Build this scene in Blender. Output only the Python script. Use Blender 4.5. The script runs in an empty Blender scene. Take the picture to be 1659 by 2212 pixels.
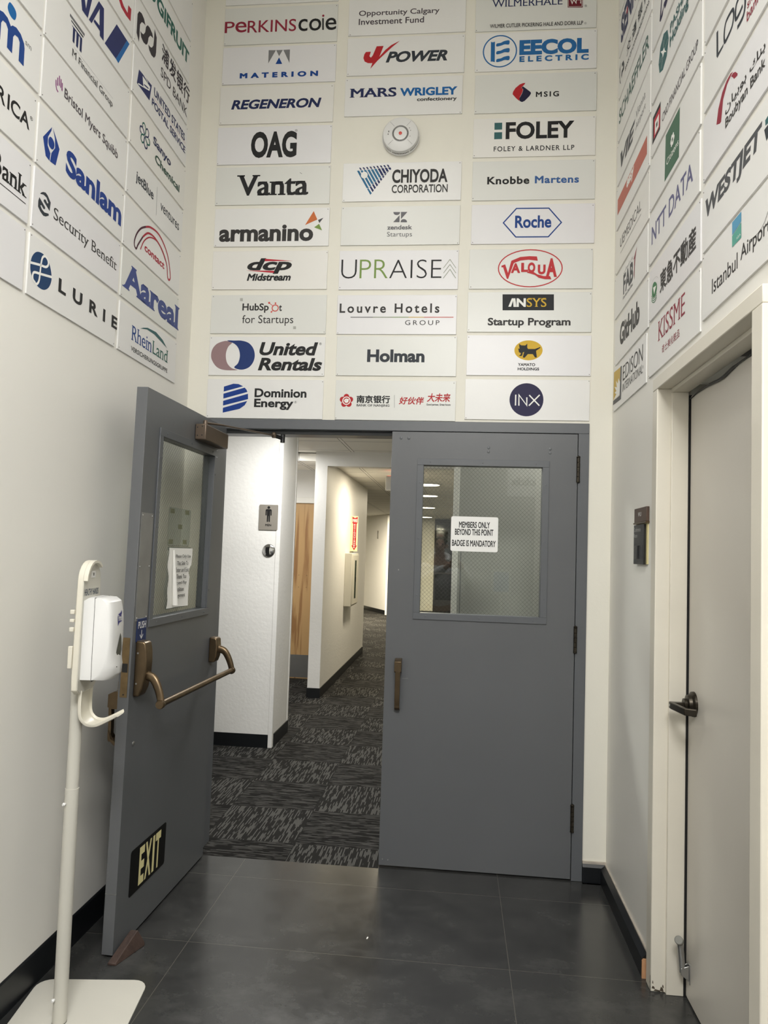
import bpy, bmesh, math, random
from mathutils import Vector, Matrix
random.seed(7)
SC = bpy.context.scene
COL = SC.collection
R = math.radians

# ------------------------------------------------------------------ camera, light, exposure
cam = bpy.data.cameras.new('camera')
cam.sensor_fit = 'VERTICAL'; cam.sensor_height = 36.0
cam.lens = 1568.044 / 2212 * 36.0
cam.clip_start = 0.02
camo = bpy.data.objects.new('camera', cam); COL.objects.link(camo)
RX = (0.9946745, 0.0978130, 0.0324833)      # right
FW = (-0.0995150, 0.9934740, 0.0557332)     # forward
UP = (-0.0268199, -0.0586690, 0.9979172)    # up
camo.matrix_world = Matrix(((RX[0], UP[0], -FW[0], 0.10364), (RX[1], UP[1], -FW[1], -3.61252), (RX[2], UP[2], -FW[2], 1.52601), (0, 0, 0, 1)))
SC.camera = camo

SC.view_settings.view_transform = 'Standard'
SC.view_settings.look = 'None'
SC.view_settings.gamma = 1.0
SC.view_settings.exposure = 0.05
SC.view_settings.use_curve_mapping = False
SC.cycles.max_bounces = 10
SC.cycles.diffuse_bounces = 6
SC.cycles.transparent_max_bounces = 16
SC.cycles.use_denoising = True
SC.cycles.sample_clamp_indirect = 6.0
SC.cycles.caustics_reflective = False
SC.cycles.caustics_refractive = False

world = bpy.data.worlds.new('world'); SC.world = world
world.use_nodes = True
world.node_tree.nodes['Background'].inputs[0].default_value = (1, 0.97, 0.9, 1)
world.node_tree.nodes['Background'].inputs[1].default_value = 0.02


def area(name, loc, size, power, color, rot=(0, 0, 0)):
    l = bpy.data.lights.new(name, 'AREA'); l.shape = 'RECTANGLE'
    l.size, l.size_y = size; l.energy = power; l.color = color
    o = bpy.data.objects.new(name, l); COL.objects.link(o)
    o.location = loc; o.rotation_euler = rot
    return o

WARM = (1.0, 0.99, 0.965); COOL = (1.0, 0.99, 0.96); YEL = (1.0, 0.88, 0.66)
area('vestibule_lamp', (-0.55, -2.7, 4.62), (1.1, 0.9), 29, WARM)
area('lobby_lamp', (0.3, -4.5, 3.9), (1.4, 1.4), 225, WARM)
area('hallway_lamp', (-0.75, 1.25, 2.545), (0.9, 0.35), 47, COOL)
area('grey_wall_fill_light', (0.85, 0.42, 2.545), (0.5, 0.25), 7, COOL)  # added unseen fill light, brightens the grey wall and guard behind the closed leaf
area('restroom_lamp', (-1.9, 3.6, 2.545), (0.5, 0.5), 24, COOL)
area('corridor_lamp', (-0.55, 5.15, 2.46), (0.25, 0.25), 40, YEL)
area('corridor_lamp', (-0.5, 8.8, 2.46), (0.25, 0.25), 40, YEL)
area('corridor_lamp', (-2.0, 12.4, 2.46), (0.5, 0.5), 330, YEL)


# ------------------------------------------------------------------ materials
def lin(c):
    return tuple((v / 12.92 if v <= 0.04045 else ((v + 0.055) / 1.055) ** 2.4) for v in (x / 255 for x in c))


def mat(name, rgb, rough=0.5, metal=0.0, noise=0.0, scale=8.0, bump=0.0, bscale=120.0, spec=0.5, lo=None):
    """procedural material; noise mixes the colour slightly, bump roughens the surface"""
    m = bpy.data.materials.new(name); m.use_nodes = True
    nt = m.node_tree; p = nt.nodes['Principled BSDF']
    p.inputs['Base Color'].default_value = (*rgb, 1)
    p.inputs['Roughness'].default_value = rough
    p.inputs['Metallic'].default_value = metal
    p.inputs['Specular IOR Level'].default_value = spec
    tc = nt.nodes.new('ShaderNodeTexCoord')
    if noise:
        n = nt.nodes.new('ShaderNodeTexNoise'); n.inputs['Scale'].default_value = scale; n.inputs['Detail'].default_value = 6
        nt.links.new(tc.outputs['Object'], n.inputs['Vector'])
        r = nt.nodes.new('ShaderNodeValToRGB')
        lo = lo or tuple(v * (1 - noise) for v in rgb)
        r.color_ramp.elements[0].position = 0.3; r.color_ramp.elements[0].color = (*lo, 1)
        r.color_ramp.elements[1].position = 0.7; r.color_ramp.elements[1].color = (*rgb, 1)
        nt.links.new(n.outputs['Fac'], r.inputs['Fac']); nt.links.new(r.outputs['Color'], p.inputs['Base Color'])
    if bump:
        n = nt.nodes.new('ShaderNodeTexNoise'); n.inputs['Scale'].default_value = bscale; n.inputs['Detail'].default_value = 3
        nt.links.new(tc.outputs['Object'], n.inputs['Vector'])
        b = nt.nodes.new('ShaderNodeBump'); b.inputs['Strength'].default_value = bump; b.inputs['Distance'].default_value = 0.004
        nt.links.new(n.outputs['Fac'], b.inputs['Height']); nt.links.new(b.outputs['Normal'], p.inputs['Normal'])
    return m


def N(nt, kind, **kw):
    n = nt.nodes.new(kind)
    for k, v in kw.items():
        setattr(n, k, v)
    return n


def mth(nt, op, a, b=None):
    n = nt.nodes.new('ShaderNodeMath'); n.operation = op
    for i, v in enumerate((a, b)):
        if v is None: continue
        if isinstance(v, (int, float)): n.inputs[i].default_value = v
        else: nt.links.new(v, n.inputs[i])
    return n.outputs[0]


M = {}
M['wall'] = mat('cream_wall_paint', (0.775, 0.755, 0.675), 0.55, noise=0.035, scale=1.7, bump=0.12, bscale=60)
M['wallside'] = mat('white_wall_paint', (0.80, 0.785, 0.74), 0.45, noise=0.03, scale=1.3, bump=0.05, bscale=40)
M['hallwall'] = mat('white_textured_paint', (0.80, 0.79, 0.76), 0.5, noise=0.02, bump=0.35, bscale=38)
M['corrwall'] = mat('grey_beige_paint', (0.66, 0.65, 0.56), 0.5, noise=0.02)
M['greywall'] = mat('grey_wall_paint', (0.37, 0.37, 0.335), 0.55, noise=0.02)
M['lobbywall'] = mat('grey_lobby_paint', (0.42, 0.42, 0.41), 0.6, noise=0.03)
M['trim'] = mat('white_gloss_trim', (0.80, 0.785, 0.735), 0.32, noise=0.02, scale=4)
M['jamb'] = mat('cream_gloss_trim', (0.69, 0.655, 0.57), 0.32, noise=0.05, scale=5)
M['slab'] = mat('beige_grey_door_paint', (0.60, 0.57, 0.515), 0.34, noise=0.03, scale=3)
M['chip'] = mat('chipped_paint_brown', (0.06, 0.045, 0.03), 0.7)
M['door'] = mat('grey_door_paint', (0.113, 0.118, 0.125), 0.36, noise=0.05, scale=3, bump=0.06, bscale=25)
M['frame'] = mat('grey_frame_paint', (0.108, 0.115, 0.125), 0.36, noise=0.04, scale=4)
M['bronze'] = mat('bronze_metal', (0.165, 0.118, 0.07), 0.33, 0.85, noise=0.3, scale=14)
M['dbronze'] = mat('dark_bronze_metal', (0.055, 0.047, 0.036), 0.33, 0.8, noise=0.2, scale=20)
M['brownmetal'] = mat('brown_enamel', (0.15, 0.112, 0.082), 0.38, 0.5, noise=0.12, scale=10)
M['brass'] = mat('brass', (0.27, 0.19, 0.1), 0.35, 0.9, noise=0.3, scale=25)
M['steel'] = mat('dull_steel', (0.34, 0.34, 0.33), 0.45, 0.6, noise=0.2, scale=9)
M['chrome'] = mat('chrome', (0.82, 0.82, 0.82), 0.07, 1.0)
M['alu'] = mat('satin_aluminium', (0.5, 0.5, 0.49), 0.33, 0.9)
M['rubber'] = mat('black_rubber', (0.012, 0.014, 0.016), 0.42, noise=0.3, scale=12)
M['base'] = mat('black_vinyl_base', (0.0075, 0.009, 0.011), 0.36, noise=0.3, scale=5)
M['greyrub'] = mat('grey_rubber', (0.2, 0.2, 0.18), 0.7)
M['white'] = mat('white_plastic', (0.72, 0.72, 0.71), 0.3, noise=0.02, scale=5)
M['grille'] = mat('grey_grille_shadow', (0.08, 0.077, 0.068), 0.7)
M['ivory'] = mat('ivory_enamel', (0.66, 0.63, 0.54), 0.35, noise=0.03, scale=6)
M['ivory2'] = mat('ivory_panel', (0.545, 0.53, 0.475), 0.38, noise=0.03, scale=6)
M['wood'] = mat('worn_brown_rubber', (0.058, 0.034, 0.026), 0.6, noise=0.35, scale=30, bump=0.4, bscale=90)
M['rawwood'] = mat('raw_wood', (0.5, 0.27, 0.14), 0.6, noise=0.2, scale=30)
M['black'] = mat('matt_black', (0.01, 0.01, 0.011), 0.4)
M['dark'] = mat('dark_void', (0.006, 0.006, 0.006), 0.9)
M['paper'] = mat('white_paper', (0.80, 0.79, 0.75), 0.7, noise=0.03, scale=12)
M['tapem'] = mat('grey_green_tape', (0.12, 0.14, 0.11), 0.5)
M['wire'] = mat('wire', (0.055, 0.06, 0.05), 0.5)
M['kick'] = mat('grey_kick_plate', (0.18, 0.18, 0.175), 0.35, 0.3, noise=0.1)
M['brownplate'] = mat('brown_tag', (0.085, 0.05, 0.035), 0.45, noise=0.15, scale=20)
M['amber'] = mat('lime_panel', (0.7, 0.62, 0.33), 0.5)
M['greyplate'] = mat('taupe_plate', (0.235, 0.215, 0.185), 0.45, noise=0.04)
M['caulk'] = mat('dirty_caulk', (0.5, 0.45, 0.39), 0.6, noise=0.25, scale=30)
M['screw'] = mat('tiny_nail', (0.09, 0.075, 0.06), 0.5, 0.4)


def emis(name, rgb, s):
    m = bpy.data.materials.new(name); m.use_nodes = True
    nt = m.node_tree; nt.nodes.remove(nt.nodes['Principled BSDF'])
    e = nt.nodes.new('ShaderNodeEmission'); e.inputs[0].default_value = (*rgb, 1); e.inputs[1].default_value = s
    nt.links.new(e.outputs[0], nt.nodes['Material Output'].inputs[0])
    return m


M['lamp'] = emis('lamp_lens', (1.0, 0.88, 0.66), 12.0)
M['redglow'] = emis('red_letters', (1.0, 0.05, 0.03), 2.0)


def glass(name, tint, rough=0.02, gl=1.0):
    m = bpy.data.materials.new(name); m.use_nodes = True
    nt = m.node_tree; nt.nodes.remove(nt.nodes['Principled BSDF'])
    geo = N(nt, 'ShaderNodeNewGeometry'); dt = N(nt, 'ShaderNodeVectorMath', operation='DOT_PRODUCT')
    nt.links.new(geo.outputs['Normal'], dt.inputs[0]); nt.links.new(geo.outputs['Incoming'], dt.inputs[1])
    c1 = mth(nt, 'SUBTRACT', 1.0, mth(nt, 'ABSOLUTE', dt.outputs['Value']))
    fres = mth(nt, 'ADD', mth(nt, 'MULTIPLY', mth(nt, 'POWER', c1, 5.0), 0.96), 0.04)
    t = N(nt, 'ShaderNodeBsdfTransparent'); t.inputs[0].default_value = (*tint, 1)
    g = N(nt, 'ShaderNodeBsdfGlossy'); g.inputs['Roughness'].default_value = rough
    mx = N(nt, 'ShaderNodeMixShader')
    nt.links.new(mth(nt, 'MULTIPLY', fres, gl), mx.inputs[0]); nt.links.new(t.outputs[0], mx.inputs[1]); nt.links.new(g.outputs[0], mx.inputs[2])
    nt.links.new(mx.outputs[0], nt.nodes['Material Output'].inputs[0])
    return m


M['glass'] = glass('wired_glass', (0.96, 0.975, 0.955), 0.0, 1.0)
M['darkglass'] = glass('dark_glass', (0.35, 0.42, 0.38), 0.05)
M['film'] = glass('clear_film', (0.86, 0.9, 0.92), 0.1, 0.8)
M['tapeclear'] = glass('old_tape', (0.72, 0.74, 0.6), 0.3)


# tiled floor: large dark tiles with thin grout lines and pale scuffs
def tile_floor():
    m = bpy.data.materials.new('dark_stone_tiles'); m.use_nodes = True
    nt = m.node_tree; p = nt.nodes['Principled BSDF']
    tc = N(nt, 'ShaderNodeTexCoord'); sx = N(nt, 'ShaderNodeSeparateXYZ'); nt.links.new(tc.outputs['Object'], sx.inputs[0])

    def line(out, off, pitch, w):
        f = mth(nt, 'FRACT', mth(nt, 'DIVIDE', mth(nt, 'SUBTRACT', out, off), pitch))
        d = mth(nt, 'ABSOLUTE', mth(nt, 'SUBTRACT', f, 0.5))
        return mth(nt, 'GREATER_THAN', d, 0.5 - w / pitch)
    g = mth(nt, 'MAXIMUM', line(sx.outputs[0], -0.885, 1.2285, 0.0013), line(sx.outputs[1], -0.2235, 0.5765, 0.0013))
    n1 = N(nt, 'ShaderNodeTexNoise'); n1.inputs['Scale'].default_value = 2.6; n1.inputs['Detail'].default_value = 9; n1.inputs['Roughness'].default_value = 0.62
    n2 = N(nt, 'ShaderNodeTexNoise'); n2.inputs['Scale'].default_value = 7; n2.inputs['Detail'].default_value = 10; n2.inputs['Roughness'].default_value = 0.7
    mp = N(nt, 'ShaderNodeMapping'); mp.inputs['Scale'].default_value = (0.9, 1.25, 1)
    nt.links.new(tc.outputs['Object'], mp.inputs[0])
    nt.links.new(tc.outputs['Object'], n1.inputs['Vector']); nt.links.new(mp.outputs[0], n2.inputs['Vector'])
    r1 = N(nt, 'ShaderNodeValToRGB'); r1.color_ramp.elements[0].position = 0.32; r1.color_ramp.elements[0].color = (0.0165, 0.0170, 0.0172, 1)
    r1.color_ramp.elements[1].position = 0.72; r1.color_ramp.elements[1].color = (0.044, 0.0445, 0.043, 1)
    nt.links.new(n1.outputs['Fac'], r1.inputs[0])
    r2 = N(nt, 'ShaderNodeValToRGB'); r2.color_ramp.elements[0].position = 0.48; r2.color_ramp.elements[0].color = (0, 0, 0, 1)
    r2.color_ramp.elements[1].position = 0.9; r2.color_ramp.elements[1].color = (0.034, 0.034, 0.032, 1)
    nt.links.new(n2.outputs['Fac'], r2.inputs[0])
    ad = N(nt, 'ShaderNodeMix', data_type='RGBA', blend_type='ADD'); ad.inputs[0].default_value = 1
    nt.links.new(r1.outputs[0], ad.inputs[6]); nt.links.new(r2.outputs[0], ad.inputs[7])
    mx = N(nt, 'ShaderNodeMix', data_type='RGBA'); nt.links.new(g, mx.inputs[0]); nt.links.new(ad.outputs[2], mx.inputs[6]); mx.inputs[7].default_value = (0.085, 0.08, 0.07, 1)
    nt.links.new(mx.outputs[2], p.inputs['Base Color'])
    rr = mth(nt, 'ADD', mth(nt, 'MULTIPLY', n2.outputs['Fac'], 0.2), 0.12)
    nt.links.new(rr, p.inputs['Roughness'])
    b = N(nt, 'ShaderNodeBump'); b.inputs['Strength'].default_value = 0.06; b.inputs['Distance'].default_value = 0.003
    nt.links.new(n1.outputs['Fac'], b.inputs['Height']); nt.links.new(b.outputs[0], p.inputs['Normal'])
    return m


# carpet tiles laid quarter-turn, streaked pile
def carpet():
    m = bpy.data.materials.new('streaked_carpet_tiles'); m.use_nodes = True
    nt = m.node_tree; p = nt.nodes['Principled BSDF']; p.inputs['Roughness'].default_value = 0.95; p.inputs['Specular IOR Level'].default_value = 0.1
    tc = N(nt, 'ShaderNodeTexCoord'); sx = N(nt, 'ShaderNodeSeparateXYZ'); nt.links.new(tc.outputs['Object'], sx.inputs[0])
    S = 0.489
    fx = mth(nt, 'DIVIDE', mth(nt, 'SUBTRACT', sx.outputs[0], -0.687), S); fy = mth(nt, 'DIVIDE', mth(nt, 'SUBTRACT', sx.outputs[1], 0.194), S)
    par = mth(nt, 'FLOORED_MODULO', mth(nt, 'ADD', mth(nt, 'FLOOR', fx), mth(nt, 'FLOOR', fy)), 2.0)
    cell = N(nt, 'ShaderNodeCombineXYZ'); nt.links.new(mth(nt, 'FLOOR', fx), cell.inputs[0]); nt.links.new(mth(nt, 'FLOOR', fy), cell.inputs[1])
    wn = N(nt, 'ShaderNodeTexWhiteNoise', noise_dimensions='3D'); nt.links.new(cell.outputs[0], wn.inputs['Vector'])
    sh = N(nt, 'ShaderNodeVectorMath', operation='SCALE'); nt.links.new(wn.outputs['Color'], sh.inputs[0]); sh.inputs['Scale'].default_value = 9.0
    outs = []
    a = N(nt, 'ShaderNodeVectorMath', operation='ADD'); nt.links.new(tc.outputs['Object'], a.inputs[0]); nt.links.new(sh.outputs[0], a.inputs[1])
    sa = N(nt, 'ShaderNodeSeparateXYZ'); nt.links.new(a.outputs[0], sa.inputs[0])
    for u, v in ((sa.outputs[0], sa.outputs[1]), (sa.outputs[1], sa.outputs[0])):
        row = mth(nt, 'MULTIPLY', u, 140.0)
        w1 = N(nt, 'ShaderNodeTexWhiteNoise', noise_dimensions='1D'); nt.links.new(mth(nt, 'FLOOR', row), w1.inputs['W'])
        n = N(nt, 'ShaderNodeTexNoise', noise_dimensions='1D'); n.inputs['Scale'].default_value = 1.0; n.inputs['Detail'].default_value = 1.0
        nt.links.new(mth(nt, 'ADD', mth(nt, 'MULTIPLY', v, 5.0), mth(nt, 'MULTIPLY', w1.outputs['Value'], 311.0)), n.inputs['W'])
        gap = mth(nt, 'LESS_THAN', mth(nt, 'ABSOLUTE', mth(nt, 'SUBTRACT', mth(nt, 'FRACT', row), 0.5)), 0.38)
        outs.append(mth(nt, 'MULTIPLY', n.outputs['Fac'], gap))
    mf = N(nt, 'ShaderNodeMix', data_type='FLOAT'); nt.links.new(par, mf.inputs[0]); nt.links.new(outs[1], mf.inputs[2]); nt.links.new(outs[0], mf.inputs[3])
    r = N(nt, 'ShaderNodeValToRGB'); r.color_ramp.elements[0].position = 0.50; r.color_ramp.elements[0].color = (0.0155, 0.015, 0.014, 1)
    r.color_ramp.elements[1].position = 0.54; r.color_ramp.elements[1].color = (0.088, 0.086, 0.08, 1)
    nt.links.new(mf.outputs[0], r.inputs[0])
    # the tiles turned the other way read a little darker (pile direction)
    dk = N(nt, 'ShaderNodeMix', data_type='RGBA', blend_type='MULTIPLY'); dk.inputs[0].default_value = 1
    cc = N(nt, 'ShaderNodeMix', data_type='RGBA'); nt.links.new(par, cc.inputs[0]); cc.inputs[6].default_value = (0.7, 0.7, 0.7, 1); cc.inputs[7].default_value = (1, 1, 1, 1)
    nt.links.new(r.outputs[0], dk.inputs[6]); nt.links.new(cc.outputs[2], dk.inputs[7])
    # dark seams between the tiles
    def seam(f):
        d = mth(nt, 'ABSOLUTE', mth(nt, 'SUBTRACT', mth(nt, 'FRACT', f), 0.5))
        return mth(nt, 'GREATER_THAN', d, 0.4955)
    mx = N(nt, 'ShaderNodeMix', data_type='RGBA'); nt.links.new(mth(nt, 'MAXIMUM', seam(fx), seam(fy)), mx.inputs[0])
    nt.links.new(dk.outputs[2], mx.inputs[6]); mx.inputs[7].default_value = (0.014, 0.014, 0.013, 1)
    nt.links.new(mx.outputs[2], p.inputs['Base Color'])
    b = N(nt, 'ShaderNodeBump'); b.inputs['Strength'].default_value = 0.3; b.inputs['Distance'].default_value = 0.003
    nt.links.new(mf.outputs[0], b.inputs['Height']); nt.links.new(b.outputs[0], p.inputs['Normal'])
    return m


# suspended ceiling: tiles with T bars
def tbar():
    m = bpy.data.materials.new('ceiling_tiles'); m.use_nodes = True
    nt = m.node_tree; p = nt.nodes['Principled BSDF']; p.inputs['Roughness'].default_value = 0.8
    tc = N(nt, 'ShaderNodeTexCoord'); sx = N(nt, 'ShaderNodeSeparateXYZ'); nt.links.new(tc.outputs['Object'], sx.inputs[0])

    def d(out, off, pitch):
        f = mth(nt, 'FRACT', mth(nt, 'DIVIDE', mth(nt, 'SUBTRACT', out, off), pitch))
        return mth(nt, 'MULTIPLY', mth(nt, 'SUBTRACT', 0.5, mth(nt, 'ABSOLUTE', mth(nt, 'SUBTRACT', f, 0.5))), pitch)
    dd = mth(nt, 'MINIMUM', d(sx.outputs[0], -1.0, 0.61), d(sx.outputs[1], 3.79, 0.61))
    r = N(nt, 'ShaderNodeValToRGB'); r.color_ramp.interpolation = 'CONSTANT'
    e = r.color_ramp.elements
    e[0].position = 0.0; e[0].color = (0.88, 0.86, 0.82, 1); e[1].position = 0.011; e[1].color = (0.25, 0.24, 0.21, 1)
    x = e.new(0.016); x.color = (0.84, 0.82, 0.76, 1)
    nt.links.new(dd, r.inputs[0]); nt.links.new(r.outputs[0], p.inputs['Base Color'])
    return m


# maple veneer with brown figure
def veneer():
    m = bpy.data.materials.new('maple_veneer'); m.use_nodes = True
    nt = m.node_tree; p = nt.nodes['Principled BSDF']; p.inputs['Roughness'].default_value = 0.35
    tc = N(nt, 'ShaderNodeTexCoord'); mp = N(nt, 'ShaderNodeMapping'); mp.inputs['Scale'].default_value = (8, 1, 0.4)
    nt.links.new(tc.outputs['Object'], mp.inputs[0])
    n = N(nt, 'ShaderNodeTexNoise'); n.inputs['Scale'].default_value = 1.5; n.inputs['Detail'].default_value = 4; n.inputs['Distortion'].default_value = 0.8
    nt.links.new(mp.outputs[0], n.inputs['Vector'])
    r = N(nt, 'ShaderNodeValToRGB')
    e = r.color_ramp.elements; e[0].position = 0.36; e[0].color = (0.30, 0.155, 0.06, 1); e[1].position = 0.44; e[1].color = (0.50, 0.315, 0.14, 1)
    nt.links.new(n.outputs['Fac'], r.inputs[0]); nt.links.new(r.outputs[0], p.inputs['Base Color'])
    return m


M['tiles'] = tile_floor(); M['carpet'] = carpet(); M['tbar'] = tbar(); M['veneer'] = veneer()


# ------------------------------------------------------------------ geometry helpers
class MB:
    def __init__(s):
        s.v = []; s.f = []; s.m = []

    def add(s, vs, fs, mi=0):
        o = len(s.v); s.v += [tuple(v) for v in vs]
        for f in fs:
            s.f.append([i + o for i in f]); s.m.append(mi)
        return s

    def box(s, x0, x1, y0, y1, z0, z1, mi=0):
        vs = [(x, y, z) for z in (z0, z1) for y in (y0, y1) for x in (x0, x1)]
        return s.add(vs, [(0, 2, 3, 1), (4, 5, 7, 6), (0, 1, 5, 4), (2, 6, 7, 3), (0, 4, 6, 2), (1, 3, 7, 5)], mi)

    def prism(s, pts, a, b, axis, mi=0):
        """pts: 2D outline; axis x: pts=(y,z); y: pts=(x,z); z: pts=(x,y); extruded a..b along axis"""
        def P(p, t):
            return (t, p[0], p[1]) if axis == 'x' else ((p[0], t, p[1]) if axis == 'y' else (p[0], p[1], t))
        n = len(pts); vs = [P(p, a) for p in pts] + [P(p, b) for p in pts]
        fs = [tuple(range(n))[::-1], tuple(range(n, 2 * n))] + [(i, (i + 1) % n, n + (i + 1) % n, n + i) for i in range(n)]
        return s.add(vs, fs, mi)

    def lathe(s, prof, c, axis=(0, 0, 1), n=28, mi=0):
        """prof: (radius, height) along axis from c; closed at both ends"""
        ax = Vector(axis).normalized(); q = Vector((0, 0, 1)).rotation_difference(ax).to_matrix(); c = Vector(c)
        vs = []
        for r, h in prof:
            for k in range(n):
                a = 2 * math.pi * k / n; vs.append(c + q @ Vector((r * math.cos(a), r * math.sin(a), h)))
        fs = []
        for j in range(len(prof) - 1):
            for k in range(n):
                k2 = (k + 1) % n; fs.append((j * n + k, j * n + k2, (j + 1) * n + k2, (j + 1) * n + k))
        fs.append(tuple(range(n))[::-1]); L = (len(prof) - 1) * n; fs.append(tuple(range(L, L + n)))
        return s.add(vs, fs, mi)

    def tube(s, pts, r, n=10, mi=0, sy=1.0, upv=(0, 0, 1)):
        """tube along a path; r number or list; sy flattens the second axis"""
        pts = [Vector(p) for p in pts]; m = len(pts); rs = r if isinstance(r, (list, tuple)) else [r] * m
        vs = []; u = Vector(upv)
        for i, p in enumerate(pts):
            t = (pts[min(i + 1, m - 1)] - pts[max(i - 1, 0)]).normalized()
            a = t.cross(u)
            if a.length < 1e-4: a = t.cross(Vector((1, 0, 0)))
            a.normalize(); b = a.cross(t).normalized()
            for k in range(n):
                g = 2 * math.pi * k / n; vs.append(p + a * (rs[i] * math.cos(g)) + b * (rs[i] * sy * math.sin(g)))
        fs = [tuple(range(n)), tuple(range((m - 1) * n, m * n))[::-1]]
        for i in range(m - 1):
            for k in range(n):
                k2 = (k + 1) % n; fs.append((i * n + k2, i * n + k, (i + 1) * n + k, (i + 1) * n + k2))
        return s.add(vs, fs, mi)

    def build(s, name, mats, parent=None, loc=None, bevel=0, seg=2, smooth=False, recalc=True):
        me = bpy.data.meshes.new(name); me.from_pydata(s.v, [], s.f)
        for m in (mats if isinstance(mats, (list, tuple)) else [mats]):
            me.materials.append(M[m] if isinstance(m, str) else m)
        for p, i in zip(me.polygons, s.m): p.material_index = i
        if recalc:
            bm = bmesh.new(); bm.from_mesh(me); bmesh.ops.recalc_face_normals(bm, faces=bm.faces); bm.to_mesh(me); bm.free()
        o = bpy.data.objects.new(name, me); COL.objects.link(o)
        if parent is not None: o.parent = parent
        if loc is not None: o.location = loc
        if bevel:
            b = o.modifiers.new('bevel', 'BEVEL'); b.width = bevel; b.segments = seg; b.limit_method = 'ANGLE'; b.angle_limit = R(40)
        if smooth or bevel:
            for p in me.polygons: p.use_smooth = True
            me.set_sharp_from_angle(angle=R(35))
        return o


def tag(o, label, cat, group=None):
    o['label'] = label; o['category'] = cat
    if group: o['group'] = group
    return o


def struct(o):
    o['kind'] = 'structure'; return o


def empty(name, loc=(0, 0, 0), mw=None):
    o = bpy.data.objects.new(name, None); COL.objects.link(o); o.empty_display_size = 0.05
    if mw is not None: o.matrix_world = mw
    else: o.location = loc
    return o


def crom(pts, closed=False, n=6):
    P = [Vector(p) for p in pts]; m = len(P); out = []
    rng = range(m) if closed else range(m - 1)
    for i in rng:
        if closed: a, b, c, d = P[i - 1], P[i], P[(i + 1) % m], P[(i + 2) % m]
        else: a, b, c, d = P[max(i - 1, 0)], P[i], P[i + 1], P[min(i + 2, m - 1)]
        for k in range(n):
            t = k / n
            out.append(0.5 * ((2 * b) + (c - a) * t + (2 * a - 5 * b + 4 * c - d) * t * t + (3 * b - a - 3 * c + d) * t ** 3))
    if not closed: out.append(P[-1])
    return out



def dots(name, m, parent, pts, prof, axis=(0, -1, 0), n=10):
    """one small round part per point, all sharing a mesh"""
    first = MB().lathe(prof, (0, 0, 0), axis, n).build(name, m, parent, loc=pts[0], smooth=True)
    for p in pts[1:]:
        o = bpy.data.objects.new(name, first.data); COL.objects.link(o); o.parent = parent; o.location = p


_txt = {}


def text_geo(s, b=0.0, bx=0.0, x4=0.0, i=0.0, s_=1.0, serif=0):
    """flat outline of a string as (verts, faces) in em units; bx thickens the uprights, x4 thickens all round, serif adds slabs"""
    key = (s, b, bx, x4, i, s_, serif)
    if key in _txt: return _txt[key]
    cu = bpy.data.curves.new('t', 'FONT'); cu.body = s; cu.size = 1.0; cu.offset = min(b, 0); cu.space_character = s_; cu.resolution_u = 4
    grow = max(b, x4 * 0.75) * 1.45
    if grow > 0: cu.bevel_depth = grow; cu.bevel_resolution = 0
    if not serif: cu.shear = i
    ob = bpy.data.objects.new('t', cu); COL.objects.link(ob)
    dg = bpy.context.evaluated_depsgraph_get(); dg.update()
    me = bpy.data.meshes.new_from_object(ob.evaluated_get(dg))
    V0 = [tuple(v.co) for v in me.vertices]; F0 = [tuple(p.vertices) for p in me.polygons]
    bpy.data.objects.remove(ob); bpy.data.curves.remove(cu); bpy.data.meshes.remove(me)
    if grow > 0: F0 = [f for f in F0 if all(V0[k][2] > -1e-5 for k in f)]
    V0 = [(v[0], v[1]) for v in V0]
    V = []; F = []
    for n_, dx in enumerate((-bx / 2, -bx / 6, bx / 6, bx / 2) if bx else (0,)):
        o = len(V); V += [(x + dx, y, n_) for x, y in V0]; F += [tuple(k + o for k in f) for f in F0]
    if serif:
        cnt = {}
        for f in F0:
            cy = sum(V0[k][1] for k in f) / len(f)
            for a, c in zip(f, f[1:] + f[:1]):
                cnt.setdefault((min(a, c), max(a, c)), []).append(cy)
        segs = []
        for (a, c), cys in cnt.items():
            if len(cys) != 1: continue
            (xa, ya), (xb, yb) = V0[a], V0[c]
            if abs(ya - yb) > 0.012 or not 0.03 < abs(xa - xb) < 0.19: continue
            y = (ya + yb) / 2
            if y < 0.03 and cys[0] > y and y > -0.08: segs.append((min(xa, xb), max(xa, xb), y, 1))
            elif y > 0.38 and cys[0] < y: segs.append((min(xa, xb), max(xa, xb), y, -1))
        for x0, x1, y, sg in segs:
            o = len(V); e = 0.055 + bx / 2; h = 0.04 * sg
            V += [(x0 - e, y, 5), (x1 + e, y, 5), (x1 + e, y + h, 5), (x0 - e, y + h, 5)]; F.append((o, o + 1, o + 2, o + 3) if sg > 0 else (o + 3, o + 2, o + 1, o))
    _txt[key] = (V, F)
    return V, F


def put_text(mb, word, x, z, w, h, off, mi=0, **o):
    """writes s into mb on a plane facing -Y, fitted to the box x,z,w,h"""
    V, F = text_geo(word, o.get('b', 0), o.get('bx', 0), o.get('x4', 0), o.get('i', 0), o.get('s', 1.0), o.get('serif', 0))
    xs = [v[0] for v in V]; ys = [v[1] for v in V]
    kx = w / (max(xs) - min(xs)); kz = h / (max(ys) - min(ys))
    x_, y_ = min(xs), min(ys)
    mb.add([(x + (a - x_) * kx, -off - d * 0.00002, z + (b - y_) * kz) for a, b, d in V], F, mi)


def put_poly(mb, pts, off, mi=0):
    mb.add([(p[0], -off, p[1]) for p in pts], [tuple(range(len(pts)))], mi)


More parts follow.
